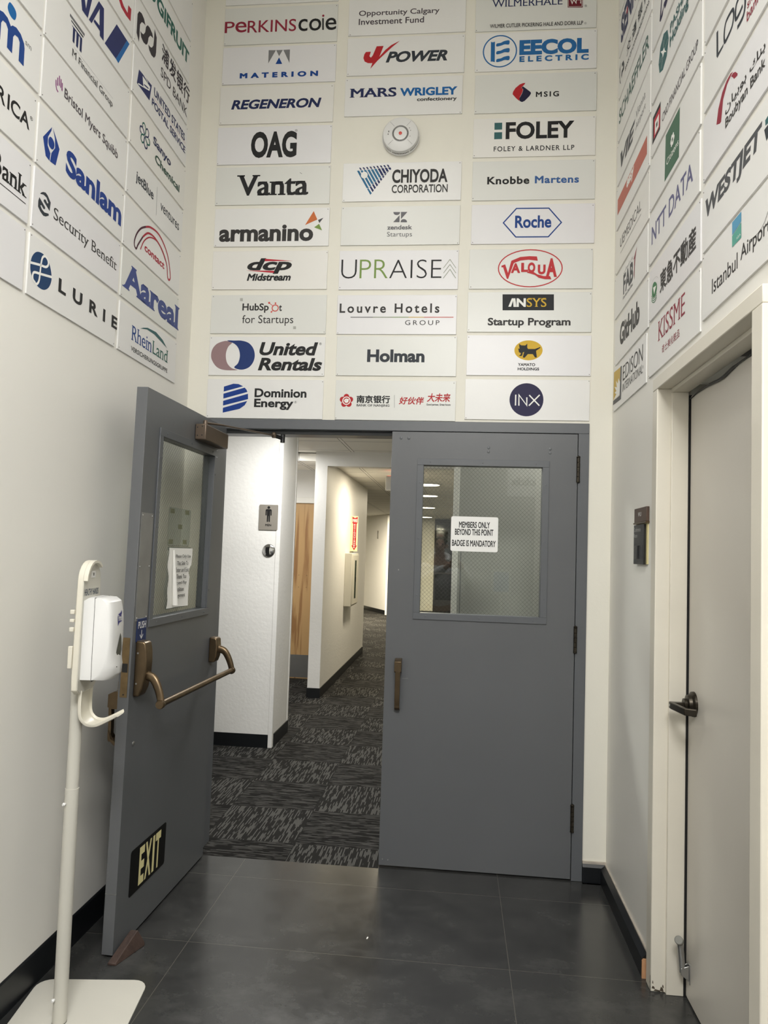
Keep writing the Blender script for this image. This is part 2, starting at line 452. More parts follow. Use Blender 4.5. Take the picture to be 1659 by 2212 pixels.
def put_stroke(mb, pts, w, off, mi=0, closed=False):
    P = [Vector((p[0], p[1])) for p in pts]; n = len(P); vs = []
    for i in range(n):
        a = P[i - 1] if (i > 0 or closed) else P[i]; c = P[(i + 1) % n] if (i < n - 1 or closed) else P[i]
        d1 = (P[i] - a); d2 = (c - P[i])
        d1 = d1.normalized() if d1.length > 1e-9 else d2.normalized(); d2 = d2.normalized() if d2.length > 1e-9 else d1
        t = (d1 + d2); t = t.normalized() if t.length > 1e-6 else d1
        nn = Vector((-t.y, t.x)); k = max(0.45, nn.dot(Vector((-d1.y, d1.x))))
        for sg in (1, -1):
            q = P[i] + nn * (sg * w / 2 / k); vs.append((q.x, -off, q.y))
    fs = [(2 * i, 2 * i + 1, 2 * i + 3, 2 * i + 2) for i in range(n - 1)]
    if closed: fs.append((2 * n - 2, 2 * n - 1, 1, 0))
    mb.add(vs, fs, mi)


def put_ell(mb, cx, cz, rx, rz, w, off, mi=0, n=40):
    pts = [(cx + rx * math.cos(2 * math.pi * k / n), cz + rz * math.sin(2 * math.pi * k / n)) for k in range(n)]
    if w: put_stroke(mb, pts, w, off, mi, True)
    else: put_poly(mb, pts, off, mi)


def rrect(x0, x1, z0, z1, r, n=5):
    out = []
    for cx, cz, a0 in ((x1 - r, z1 - r, 0), (x0 + r, z1 - r, 90), (x0 + r, z0 + r, 180), (x1 - r, z0 + r, 270)):
        for k in range(n + 1):
            a = R(a0 + 90 * k / n); out.append((cx + r * math.cos(a), cz + r * math.sin(a)))
    return out

# ------------------------------------------------------------------ the setting
YB = 0.006; XL = -1.3053; XR = 0.8511
struct(MB().box(-1.6, 2.6, -7.0, -0.025, -0.06, 0).box(-0.2285, 0.74, -0.025, 0.044, -0.06, 0).build('floor', 'tiles'))
struct(MB().box(-6.0, -0.2285, -0.025, 18.0, -0.06, 0).box(-0.2285, 2.3, 0.044, 18.0, -0.06, 0).build('floor_hallway', 'carpet'))
struct(MB().box(-1.45, -1.2, YB, 0.15, 0, 4.7).box(0.738, 0.96, YB, 0.15, 0, 4.7).box(-1.2, 0.738, YB, 0.15, 2.186, 4.7).build('wall_back', 'wall'))
struct(MB().box(-1.45, XL, -7.0, YB, 0, 4.7).build('wall_left', 'wallside'))
struct(MB().box(XR, 0.96, -0.797, YB, 0, 4.7).box(XR, 0.96, -3.4, -1.786, 0, 4.7).box(XR, 0.96, -1.786, -0.797, 2.213, 4.7).build('wall_right', 'wallside'))
struct(MB().box(-1.45, 2.6, -7.1, -7.0, 0, 4.0).box(2.5, 2.6, -7.0, -3.3, 0, 4.0).box(0.96, 2.5, -3.4, -3.3, 0, 4.0).build('wall_front', 'lobbywall'))
struct(MB().box(-1.45, 0.96, -3.4, 0.15, 4.66, 4.76).box(-1.45, 2.6, -7.0, -3.4, 3.95, 4.05).box(-1.45, 0.96, -3.4, -3.3, 3.95, 4.66).build('ceiling', 'wallside'))
# baseboards
b = struct(MB().prism([(XL, 0), (XL + 0.007, 0), (XL + 0.006, 0.108), (XL + 0.002, 0.114), (XL, 0.114)], -7.0, YB, 'y').build('baseboard_left', 'base'))
b = struct(MB().prism([(-0.012, 0), (-0.012, 0.072), (-0.004, 0.086), (YB, 0.086), (YB, 0)], 0.7415, XR, 'x').build('baseboard_back', 'base'))
MB().box(0.7415, XR, -0.006, YB, 0.086, 0.096).build('caulk_line', 'caulk', b)
b = struct(MB().prism([(XR, 0), (0.824, 0), (0.824, 0.068), (0.842, 0.084), (XR, 0.084)], -0.772, -0.012, 'y').build('baseboard_right', 'base'))
MB().box(0.844, XR, -0.772, YB, 0.084, 0.09).build('caulk_line', 'caulk', b)
o = MB().prism([(XR, 0), (0.824, 0), (0.824, 0.062), (0.829, 0.068), (XR, 0.068)], -0.779, -0.772, 'y').build('raw_end', 'rawwood', b); o['label'] = 'raw brown cut end'
# grey frame of the double door
fr = MB().box(-1.204, -1.147, -0.003, 0.15, 0, 2.139).box(0.689, 0.741, -0.003, 0.15, 0, 2.139).box(-1.204, 0.741, -0.003, 0.15, 2.139, 2.190)
fr.box(-1.147, -1.131, 0.052, 0.15, 0, 2.139).box(0.673, 0.689, 0.052, 0.15, 0, 2.139).box(-1.131, 0.673, 0.052, 0.15, 2.121, 2.139)
f1 = struct(fr.build('trim_1', 'frame', bevel=0.002))
# frame of the white door on the right
fr = MB().box(0.834, 0.958, -0.857, -0.795, 0.0, 2.167).box(0.834, 0.958, -1.788, -1.722, 0.0, 2.167).box(0.834, 0.958, -1.788, -0.795, 2.167, 2.215)
f2 = struct(fr.build('trim_2', 'jamb', bevel=0.003))
MB().box(0.884, 0.944, -0.871, -0.857, 0, 2.152).box(0.884, 0.944, -1.722, -1.708, 0, 2.152).box(0.884, 0.944, -1.722, -0.857, 2.152, 2.167).build('door_stop_strip', 'jamb', f2, bevel=0.002)
MB().box(0.944, 0.953, -0.8752, -0.858, 0, 2.14).build('gap_shade_strip', 'dark', f2)  # black strip standing in for the shade in the gap beside the slab
ch = MB()
for (y, z, r) in ((-0.8585, 0.045, 0.005), (-0.8585, 0.02, 0.004), (-0.8585, 0.008, 0.007)):
    for k in range(4):
        x = 0.8335 + random.uniform(0, 0.004); zz = z + random.uniform(-0.012, 0.02)
        put = [(x, -0.8577), (x, -0.852)]
        ch.add([(0.8336, -0.8575, zz), (0.8336, -0.8575 + r, zz + r * .4), (0.8336, -0.8575 + r * .7, zz + r * 1.6), (0.8336, -0.8575, zz + r * 1.1)], [(0, 1, 2, 3)])
for (x, z, w, h) in ((0.838, 0.012, 0.012, 0.009), (0.845, 0.004, 0.02, 0.006), (0.866, 0.006, 0.014, 0.014), (0.874, 0.018, 0.006, 0.01), (0.859, 0.003, 0.01, 0.005), (0.84, 0.03, 0.004, 0.01)):
    ch.add([(x, -0.8574, z), (x + w, -0.8574, z - h * .3), (x + w * .8, -0.8574, z + h * .6), (x + w * .3, -0.8574, z + h)], [(0, 1, 2, 3)])
o = ch.build('chipped_paint', 'chip', f2); o['label'] = 'dark chips of missing paint'

# rooms beyond the double door
struct(MB().box(-2.9, 2.2, 0.15, 5.0, 2.57, 2.65).build('ceiling_hallway', 'tbar'))
struct(MB().box(-6.0, 2.3, 4.0, 18.0, 2.48, 2.56).build('ceiling_corridor', 'tbar'))
struct(MB().box(-2.98, -2.9, 0.15, 5.0, 0, 2.57).build('wall_hallway', 'hallwall'))
struct(MB().box(2.2, 2.3, 0.15, 16.0, 0, 2.57).build('wall_hallway_right', 'corrwall'))
w = struct(MB().box(-2.9, -1.262, 1.94, 2.46, 0, 2.57).build('wall_restroom', 'hallwall'))
g = MB().prism([(-1.292, 1.9365), (-1.2585, 1.9365), (-1.2585, 1.975), (-1.262, 1.975), (-1.262, 1.94), (-1.292, 1.94)], 0.004, 2.57, 'z').build('corner_guard', 'hallwall', w, bevel=0.001)
MB().box(-1.2625, -1.259, 2.43, 2.463, 0, 2.57).build('corner_guard', 'hallwall', w)
struct(MB().box(-2.9, -1.292, 1.934, 1.941, 0, 0.1).box(-1.263, -1.2555, 1.976, 2.46, 0, 0.1).build('baseboard_restroom', 'base'))
struct(MB().box(-1.39, -1.262, 3.9, 7.4, 0, 2.57).box(-1.262, 2.2, 3.9, 4.02, 2.417, 2.57).build('wall_corridor', 'hallwall'))
struct(MB().box(-1.397, -1.255, 3.893, 7.405, 0, 0.1).build('baseboard_corridor', 'base'))
struct(MB().box(-2.9, -2.32, 4.9, 5.0, 0, 2.57).box(-2.32, -1.39, 4.9, 5.0, 2.15, 2.57).build('wall_restroom_door', 'hallwall'))
t3 = struct(MB().box(-2.35, -1.395, 4.87, 4.905, 2.082, 2.15).box(-2.36, -2.3, 4.87, 4.905, 0, 2.082).build('trim_3', 'trim', bevel=0.003))
dd = Vector((-1.566, 14.3, 0)); ee = Vector((-4.4, 20.0, 0)); dv = (ee - dd).normalized(); nn = Vector((-dv.y, dv.x, 0)) * -0.12
q = [(dd.x, dd.y), (ee.x, ee.y), (ee.x + nn.x, ee.y + nn.y), (dd.x + nn.x, dd.y + nn.y)]
wf = struct(MB().prism(q, 0, 2.48, 'z').build('wall_far', 'hallwall'))
n2 = Vector((-dv.y, dv.x, 0)) * 0.012
struct(MB().prism([(dd.x + n2.x, dd.y + n2.y - .01), (ee.x + n2.x, ee.y + n2.y), (ee.x, ee.y), (dd.x, dd.y - .01), (dd.x - nn.x * -.9, dd.y - .02 + nn.y * .9)], 0, 0.1, 'z').build('baseboard_far', 'base'))
MB().box(-1.585, -1.45, 14.22, 14.32, 0, 2.48).build('corner_guard', 'trim', wf)
struct(MB().box(-3.0, -0.468, 16.0, 16.1, 0, 2.48).box(0.9, 2.2, 16.0, 16.1, 0, 2.48).build('wall_corridor_end', 'corrwall'))
struct(MB().box(-6.1, -6.0, 5.0, 18, 0, 2.56).box(-6.0, -2.98, 4.9, 5.0, 0, 2.56).box(-6, 2.2, 18, 18.1, 0, 2.5).build('wall_far_left', 'corrwall'))
wg = struct(MB().box(0.118, 2.2, 0.76, 0.86, 0, 2.57).build('wall_hallway_near', 'greywall'))
MB().box(0.083, 0.118, 0.75, 0.862, 0, 2.57).build('corner_guard', 'trim', wg, bevel=0.002)
MB().box(0.134, 0.138, 0.757, 0.762, 0, 1.69).build('reveal_line', 'frame', wg)
# glazed door at the far end
d5 = empty('door_5', (0, 16.0, 0)); struct(d5)
MB().box(-0.468, -0.43, -0.05, 0.05, 0, 2.44).box(0.86, 0.9, -0.05, 0.05, 0, 2.44).box(-0.43, 0.86, -0.05, 0.05, 2.36, 2.44).box(-0.43, 0.86, -0.05, 0.05, 0, 0.3).box(-0.43, 0.86, -0.04, 0.04, 1.0, 1.04).build('door_frame', 'black', d5)
MB().box(-0.43, 0.86, -0.005, 0.005, 0.3, 2.36).build('glass_pane', 'darkglass', d5)
struct(MB().box(-0.43, 0.86, 17.2, 17.3, 0, 2.44).build('wall_beyond_glass', 'greywall'))


# ------------------------------------------------------------------ doors
def leaf_mesh(w, h, t, hole):
    x0, x1, z0, z1 = hole
    o = [(0, 0), (w, 0), (w, h), (0, h)]; i = [(x0, z0), (x1, z0), (x1, z1), (x0, z1)]
    vs = [(x, 0, z) for x, z in o + i] + [(x, t, z) for x, z in o + i]
    fs = []
    for k in range(4):
        k2 = (k + 1) % 4
        fs += [(k, k2, 4 + k2, 4 + k), (8 + k, 12 + k, 12 + k2, 8 + k2), (k, 8 + k, 8 + k2, k2), (4 + k, 4 + k2, 12 + k2, 12 + k)]
    return MB().add(vs, fs)


def wire_mesh(x0, x1, z0, z1, y, p, r):
    """two families of diagonal wires, clipped to the pane"""
    mb = MB()
    for sg in (1, -1):
        k = x0 - (z1 - z0) if sg > 0 else x0
        end = x1 if sg > 0 else x1 + (z1 - z0)
        while k < end:
            # line x = k + sg*(z - z0)
            ta, tb = 0.0, z1 - z0
            lo, hi = ((x0 - k) * sg, (x1 - k) * sg); lo, hi = min(lo, hi), max(lo, hi)
            ta, tb = max(ta, lo), min(tb, hi)
            if tb - ta > 0.004:
                a = (k + sg * ta, y, z0 + ta); c = (k + sg * tb, y, z0 + tb)
                d = Vector((sg, 0, 1)).normalized(); n = Vector((d.z, 0, -d.x)) * r
                mb.add([Vector(a) + n, Vector(c) + n, Vector(c) - n, Vector(a) - n, Vector(a) + Vector((0, -r, 0)), Vector(c) + Vector((0, -r, 0)), Vector(a) + Vector((0, r, 0)), Vector(c) + Vector((0, r, 0))],
                       [(0, 1, 5, 4), (4, 5, 2, 3), (3, 2, 7, 6), (6, 7, 1, 0)])
            k += p
    return mb


def window_kit(root, x0, x1, z0, z1, m=0.032):
    """raised lite frame with a wired pane set back in it"""
    f = MB()
    for ya, yb in ((-0.006, 0.0), (0.045, 0.051)):
        f.box(x0, x1, ya, yb, z0, z0 + m).box(x0, x1, ya, yb, z1 - m, z1).box(x0, x0 + m, ya, yb, z0 + m, z1 - m).box(x1 - m, x1, ya, yb, z0 + m, z1 - m)
    e = 0.006
    f.box(x0 + m, x1 - m, 0, 0.045, z0 + m - e, z0 + m).box(x0 + m, x1 - m, 0, 0.045, z1 - m, z1 - m + e).box(x0 + m - e, x0 + m, 0, 0.045, z0 + m, z1 - m).box(x1 - m, x1 - m + e, 0, 0.045, z0 + m, z1 - m)
    wf = f.build('window_frame', 'frame', root, bevel=0.0012)
    g = MB().box(x0 + m, x1 - m, 0.0215, 0.0235, z0 + m, z1 - m).build('glass_pane', 'glass', root)
    wire_mesh(x0 + m, x1 - m, z0 + m, z1 - m, 0.0225, 0.0205, 0.0004).build('wire_mesh', 'wire', g, recalc=False)
    pts = [(x0 + (x1 - x0) * fx, -0.006, z) for z in (z0 + 0.016, z1 - 0.016) for fx in (0.1, 0.5, 0.9)] + [(x, -0.006, z0 + (z1 - z0) * fz) for x in (x0 + 0.016, x1 - 0.016) for fz in (0.15, 0.5, 0.85)]
    dots('screw', 'frame', wf, pts, [(0.004, 0), (0.004, 0.0015), (0.002, 0.002)])
    return g


def pull_handle(root, x, z0, z1, y=0.0, sg=-1):
    """bronze D pull: block at the top, grip curving back to the door at the foot"""
    w = 0.017; d = 0.052 * sg
    mb = MB().prism([(y, z1), (y + d * .55, z1), (y + d, z1 - 0.012), (y + d, z1 - 0.06), (y + d * .8, z1 - 0.066), (y, z1 - 0.066)], x - w, x + w, 'x')
    g = crom([(y + d * .85, z1 - 0.06), (y + d * .8, z1 - 0.12), (y + d * .78, z1 - 0.18), (y + d * .65, z0 + 0.014), (y + d * .3, z0), (y, z0)], n=6)
    h = []
    for i, p in enumerate(g): h.append(p)
    o = []
    for i in range(len(g)):
        t = (g[min(i + 1, len(g) - 1)] - g[max(i - 1, 0)]).normalized(); n = Vector((-t.y, t.x)); o.append(n)
    out = [(p + n * 0.006)[:] for p, n in zip(g, o)] + [(p - n * 0.006)[:] for p, n in zip(g, o)][::-1]
    mb.prism([(a, c) for a, c in out], x - w * .72, x + w * .72, 'x')
    return mb.build('pull_handle', 'bronze', root, bevel=0.002)


def hinge(root, x, z, h=0.115, y=-0.006):
    mb = MB()
    for k in range(5):
        a = z - h / 2 + h * k / 5; mb.lathe([(0.0085, 0.0008), (0.0085, h / 5 - 0.0008)], (x, y, a), (0, 0, 1), 12)
    mb.lathe([(0.006, 0), (0.0095, 0.003), (0.0095, 0.006), (0.004, 0.011)], (x, y, z + h / 2), (0, 0, 1), 12)
    mb.lathe([(0.004, -0.008), (0.0095, -0.004), (0.0095, 0)], (x, y, z - h / 2), (0, 0, 1), 12)
    return mb.build('hinge', 'dbronze', root, smooth=True)


# right leaf, closed
d2 = empty('door_2', (-0.229, -0.001, 0.006)); struct(d2)
tag(d2, 'closed grey right leaf of the double door with a members notice on its window', 'door')
leaf_mesh(0.915, 2.130, 0.044, (0.150, 0.758, 1.216, 1.976)).build('door_leaf', 'door', d2, bevel=0.0015)
window_kit(d2, 0.131, 0.780, 1.197, 1.995)
pull_handle(d2, 0.068, 0.757, 1.003)
for z in (1.955, 1.129, 0.284): hinge(d2, 0.9185, z)
dots('hole_plug', 'frame', d2, [(x, 0, z) for x, z in ((0.045, 2.097), (0.084, 2.097), (0.482, 2.056), (0.482, 2.036), (0.783, 2.055), (0.783, 2.035))], [(0.0075, 0), (0.0075, 0.001), (0.005, 0.0022)], n=16)
sp = MB()
for x, z, r in ((0.053, 1.437, .003), (0.045, 0.028, .0025), (0.018, 0.03, .0022)): put_ell(sp, x, z, r, r * 1.3, 0, 0.0004, n=8)
put_stroke(sp, [(0.087, 0.903), (0.117, 0.906)], 0.0012, 0.0004)
sp.build('scuff_marks', 'steel', d2)
# left leaf, standing open against the left wall
MW1 = Matrix.Translation((-1.115, -0.954, 0.008)) @ Matrix.Rotation(math.atan2(0.904, 0.020), 4, 'Z') @ Matrix.Rotation(0.0117, 4, 'X')
d1 = empty('door_1', mw=MW1); struct(d1)
tag(d1, 'grey left leaf of the double door standing open with bronze push bar', 'door')
leaf_mesh(0.905, 2.125, 0.044, (0.144, 0.762, 1.212, 1.972)).build('door_leaf', 'door', d1, bevel=0.0015)
window_kit(d1, 0.125, 0.780, 1.193, 1.99)
pull_handle(d1, 0.045, 0.757, 0.955, 0.044, 1)
o = MB().box(0.0005, 0.06, 0.0435, 0.0455, 0.93, 1.0).build('handle_plate', 'brass', d1)
# steel protector strip
o = MB().box(0.012, 0.113, -0.0018, 0, 1.226, 1.642).build('edge_plate', 'steel', d1); o['label'] = 'dull riveted steel strip'
dots('rivet', 'steel', o, [(x, -0.0018, z) for x in (0.022, 0.103) for z in (1.237, 1.434, 1.631)], [(0.004, 0), (0.003, 0.002)])
# edge hardware: face plate and latch opening
lt = MB().box(-0.0014, 0.004, 0.008, 0.036, 0.942, 1.165, 0).box(-0.0018, 0.003, 0.011, 0.033, 1.035, 1.068, 1)
lt.lathe([(0.003, 0), (0.003, 0.001)], (-0.0014, 0.022, 0.952), (-1, 0, 0), 10, 1).build('latch_plate', ['brass', 'black'], d1)
MB().box(-0.0008, 0.002, 0.0, 0.044, 0.2185, 0.2205).build('edge_seam', 'alu', d1)
MB().lathe([(0.0085, 0), (0.0085, 0.0015), (0.006, 0.003)], (0.062, 0, 0.757), (0, -1, 0), 18).build('bolt_cap', 'alu', d1, smooth=True)
# push bar
pb = empty('push_bar'); pb.parent = d1
prof = [(0.0, 0.94), (-0.024, 0.941), (-0.037, 0.972), (-0.046, 1.03), (-0.0475, 1.075), (-0.045, 1.115), (-0.039, 1.142), (-0.032, 1.149), (0.0, 1.151)]
c1 = MB().prism(prof, 0.029, 0.088, 'x').build('end_case', 'bronze', pb, bevel=0.006, seg=3)
prof2 = [(0.0, 0.955), (-0.03, 0.956), (-0.04, 0.985), (-0.042, 1.03), (-0.038, 1.066), (-0.032, 1.075), (0.0, 1.077)]
c2 = MB().prism(prof2, 0.826, 0.888, 'x').build('end_case', 'bronze', pb, bevel=0.006, seg=3)
dots('screw', 'alu', c1, [(0.029, -0.012, 1.105), (0.029, -0.012, 0.99)], [(0.0035, 0), (0.0035, 0.001)], (-1, 0, 0))
arm = crom([(-0.036, 1.02), (-0.07, 1.008), (-0.094, 0.97), (-0.108, 0.93), (-0.110, 0.915)], n=5)
for xx, dx, c in ((0.058, -0.020, c1), (0.857, 0.004, c2)):
    MB().tube([(xx + dx * i / (len(arm) - 1), p.x, p.y) for i, p in enumerate(arm)], [0.019 - 0.006 * i / (len(arm) - 1) for i in range(len(arm))], 12, sy=0.62, upv=(1, 0, 0)).lathe([(0.015, -0.011), (0.017, -0.008), (0.017, 0.008), (0.015, 0.011)], (xx + dx, -0.110, 0.917), (1, 0, 0), 20).build('bar_arm', 'bronze', pb, smooth=True)
MB().lathe([(0.0125, 0), (0.0125, 0.82)], (0.04, -0.110, 0.918), (1, 0, 0), 22).build('cross_bar', 'bronze', pb, smooth=True)
# closer
cl = MB().box(0.49, 0.793, -0.052, -0.0005, 2.0, 2.072).build('door_closer', 'brownmetal', d1, bevel=0.005, seg=3)
dots('screw_hole', 'black', cl, [(0.49, y, z) for y, z in ((-0.012, 2.055), (-0.013, 2.018), (-0.034, 2.06), (-0.034, 2.02))], [(0.003, 0), (0.003, 0.001)], (-1, 0, 0), 8)
P = MW1.inverted() @ Vector((-0.842, 0.020, 2.108)); P0 = Vector((0.545, -0.026, 2.085))
am = MB().lathe([(0.011, -0.012), (0.011, 0.006), (0.008, 0.012)], P0, (0, 0, 1), 14).tube([P0, P0.lerp(P, 0.2) + Vector((0, 0, 0.004)), P], [0.011, 0.0085, 0.0085], 8, sy=0.55)
am.lathe([(0.009, -0.012), (0.012, -0.006), (0.012, 0.012), (0.006, 0.018)], P, (0, 0, 1), 14)
am.build('closer_arm', 'brownmetal', cl, smooth=True)
Q = MW1.inverted() @ Vector((-0.805, 0.06, 2.10))
MB().tube([P, Q], 0.010, 8).lathe([(0.012, -0.022), (0.012, 0.02)], Q, (0, 0, 1), 12).build('arm_bracket', 'black', cl)
for z in (1.92, 1.1, 0.25): hinge(d1, 0.912, z, y=0.046)

# white door on the right wall
d3 = empty('door_3', (0.95, -0.8755, 0.008)); struct(d3)
tag(d3, 'plain off-white door with dark lever handle in the right wall', 'door')
MB().box(0, 0.045, -0.844, 0, 0, 2.128).build('door_leaf', 'slab', d3, bevel=0.002)
lv = MB().lathe([(0.044, 0), (0.043, 0.008), (0.034, 0.014), (0.031, 0.024), (0.019, 0.027), (0.019, 0.036)], (0, -0.062, 1.022), (-1, 0, 0), 36).build('lever_rose', 'dbronze', d3, smooth=True)
lever = MB().prism([(-0.030, -0.051), (-0.083, -0.051), (-0.083, -0.073), (-0.066, -0.172), (-0.030, -0.185), (-0.026, -0.175), (-0.055, -0.160), (-0.068, -0.077), (-0.030, -0.075)], 1.003, 1.027, 'z').build('lever_handle', 'dbronze', lv, bevel=0.003, seg=3)
MB().lathe([(0.005, 0), (0.004, 0.001)], (-0.083, -0.062, 1.015), (-1, 0, 0), 14).build('key_hole', 'alu', lv)
ks = MB().box(-0.003, 0, -0.048, -0.018, 0.06, 0.13).prism([(-0.003, 0.07), (-0.03, 0.09), (-0.03, 0.112), (-0.003, 0.122)], -0.044, -0.040, 'y').prism([(-0.003, 0.07), (-0.03, 0.09), (-0.03, 0.112), (-0.003, 0.122)], -0.026, -0.022, 'y').build('kick_down_stop', 'alu', d3, bevel=0.0015)
MB().tube(crom([(-0.022, -0.033, 0.1), (-0.028, -0.036, 0.15), (-0.034, -0.043, 0.19), (-0.040, -0.052, 0.214)], n=5), 0.011, 12).build('stop_arm', 'alu', ks, smooth=True)
MB().lathe([(0.0135, -0.008), (0.0145, 0), (0.0145, 0.014), (0.012, 0.017)], (-0.040, -0.054, 0.21), (-0.35, -0.75, 0.5), 20).build('stop_foot', 'greyrub', ks, smooth=True)
MB().tube(crom([(-0.003, 0.0, 2.118), (-0.004, -0.1, 2.124), (-0.006, -0.22, 2.121), (-0.006, -0.33, 2.116), (-0.004, -0.45, 2.128), (-0.002, -0.7, 2.132)], n=6), [0.002] * 6 + [0.003] * 6 + [0.0045] * 6 + [0.005] * 6 + [0.003] * 7, 8).build('loose_gasket', 'rubber', d3, smooth=True)

# wooden restroom door
d4 = empty('door_4', (-2.3, 4.9, 0.015)); struct(d4)
MB().box(0, 0.95, 0, 0.045, 0, 2.066).build('door_leaf', 'veneer', d4)
MB().box(0.03, 0.95, -0.003, 0, 0.012, 0.275).build('kick_plate', 'kick', d4)
dots('screw_hole', 'black', d4, [(x, 0, z) for x, z in ((0.56, 1.21), (0.655, 1.21), (0.56, 1.07), (0.655, 1.07))], [(0.004, 0), (0.003, 0.002)], n=8)

# ------------------------------------------------------------------ things on and by the left leaf
def on(mw, x, y, z):
    return mw @ Matrix.Translation((x, y, z))


e = empty('exit_sign', mw=on(MW1, 0.101, -0.0005, 0.16)); tag(e, 'black sticker with cream capitals EXIT low on the open grey door', 'sign')
pts = rrect(0, 0.325, 0, 0.175, 0.012)
MB().prism(pts, -0.001, 0, 'y').build('backing', mat('flat_black', (0.006, 0.006, 0.006), 0.6, spec=0.15), e)
mb = MB()
for ch_, x, w_ in (('E', 0.076, 0.046), ('X', 0.128, 0.058), ('I', 0.197, 0.019), ('T', 0.224, 0.05)):
    put_text(mb, ch_, x, 0.014, w_, 0.147, 0.0014, b=0.025)
mb.build('lettering', mat('cream_letters', lin((226, 217, 160)), 0.5), e)
e = empty('push_sign', mw=on(MW1, 0.027, -0.0005, 1.146)); tag(e, 'small blue plate reading PUSH with a down arrow on the open grey door', 'sign')
MB().box(0, 0.081, -0.003, 0, 0, 0.088).build('backing', mat('navy_plate', lin((22, 40, 84)), 0.45), e, bevel=0.0008)
mb = MB(); put_text(mb, 'PUSH', 0.008, 0.05, 0.066, 0.027, 0.0034, b=0.008)
put_stroke(mb, [(0.04, 0.043), (0.04, 0.012)], 0.004, 0.0034); put_stroke(mb, [(0.026, 0.026), (0.04, 0.011), (0.054, 0.026)], 0.004, 0.0034)
mb.build('lettering', 'white', e)
# torn paper notice taped to the window of the open leaf
e = empty('paper_notice', mw=on(MW1, 0.30, 0.019, 1.25)); tag(e, 'torn white paper notice curling off the window of the open grey door', 'notice')
sh = MB(); n = 14
vs = []; fs = []
for j in range(n + 1):
    z = 0.258 * j / n
    for k in range(9):
        t = k / 8; x0 = 0.03 + 0.006 * math.sin(j * 1.1); x1 = 0.262 + (0.012 if j > 8 else -0.012 * (1 - j / 8)) - (0.02 if j in (8, 9) else 0)
        x = x0 + (x1 - x0) * t; y = -0.002 - 0.006 * max(0, t - .8) * 5 * (1 if j < 9 else .4) - (0.003 * math.sin(9 * t + j * .4))
        vs.append((x, y, z))
for j in range(n):
    for k in range(8): a = j * 9 + k; fs.append((a, a + 1, a + 10, a + 9))
sh.add(vs, fs).build('sheet', 'paper', e, smooth=True)
cv = MB(); vs = []; fs = []
for j in range(n + 1):
    z = 0.012 + 0.238 * j / n; wd = 0.03 * (0.35 + 0.65 * (1 - j / n)); 
    for k in range(9):
        a = math.pi * 1.5 * k / 8; r = wd * .42
        vs.append((0.062 + 0.03 * (1 - j / n) - r * math.sin(a) - r * .2, -0.004 - r + r * math.cos(a), z))
for j in range(n):
    for k in range(8): a = j * 9 + k; fs.append((a, a + 1, a + 10, a + 9))
cv.add(vs, fs).build('curled_edge', 'paper', e, smooth=True)
mb = MB()
for s_, x, w_, z in (('Please Only Use', 0.088, 0.165, 0.212), ('This Side To', 0.105, 0.125, 0.183), ('Enter and Exit', 0.094, 0.145, 0.154), ('Thank You', 0.105, 0.11, 0.125), ('g and Play', 0.108, 0.115, 0.096), ('acilities', 0.112, 0.085, 0.069), ('agement', 0.118, 0.095, 0.038)):
    put_text(mb, s_, x, z, w_, 0.0185, 0.0085, b=0.003, bx=0.014)
mb.build('lettering', 'black', e)
for q in ((0.02, 0.272, 0.001, 0.0016, 0.248, 0.262), (0.235, 0.262, 0.001, 0.0016, 0.004, 0.026), (0.03, 0.235, 0.001, 0.0016, -0.004, 0.008)): MB().box(*q).build('tape', 'tapem', e)
e = empty('clear_sheet', mw=on(MW1, 0.322, 0.0255, 1.517)); tag(e, 'clear plastic sheet taped behind the window above the torn paper', 'notice')
pts = rrect(0, 0.243, 0, 0.166, 0.012)
MB().prism(pts, 0, 0.0012, 'y').build('film', 'film', e)
mb = MB(); put_stroke(mb, [p for p in pts[8:20]], 0.0022, 0.0004); mb.build('edge', 'wire', e)
for x, z in ((0.012, 0.14), (0.175, 0.142), (0.012, 0.008), (0.165, 0.008), (0.105, 0.075)):
    MB().box(x, x + 0.045, -0.0006, -0.0002, z, z + 0.02).build('tape', 'tapeclear', e)
# members notice on the right leaf
e = empty('notice_plate', (0.078, -0.003, 1.545)); tag(e, 'white rounded notice MEMBERS ONLY on the window of the closed grey leaf', 'notice')
MB().prism(rrect(0, 0.231, 0, 0.172, 0.009), 0.0, 0.003, 'y').build('plate', mat('notice_white', (0.80, 0.80, 0.785), 0.4), e)
MB().box(0.04, 0.19, 0.003, 0.0224, 0.03, 0.14).build('mounting_pad', 'paper', e)
mb = MB()
for s_, x, w_, z in (('MEMBERS ONLY', 0.039, 0.152, 0.116), ('BEYOND THIS POINT', 0.020, 0.188, 0.080), ('BADGE IS MANDATORY', 0.007, 0.214, 0.025)):
    put_text(mb, s_, x, z, w_, 0.031, 0.0006, b=0.014, bx=0.02)
mb.build('lettering', 'black', e)

# rubber wedge under the open leaf
e = MB().add([(-1.112, -1.000, 0.0), (-1.080, -1.000, 0.0), (-1.036, -0.852, 0.0), (-1.094, -0.852, 0.0), (-1.112, -1.000, 0.008), (-1.082, -1.000, 0.008), (-1.064, -0.872, 0.056), (-1.092, -0.872, 0.056), (-1.036, -0.852, 0.012), (-1.064, -0.856, 0.056), (-1.092, -0.856, 0.056), (-1.046, -0.872, 0.012)],
             [(0, 1, 2, 3), (0, 4, 5, 1), (4, 7, 6, 5), (7, 10, 9, 6), (0, 3, 10, 7, 4), (3, 2, 8, 9, 10), (1, 5, 6, 11), (1, 11, 8, 2), (6, 9, 8, 11)]).build('door_wedge', 'wood', bevel=0.002)
tag(e, 'worn brown wedge holding the grey left door leaf open', 'door wedge')

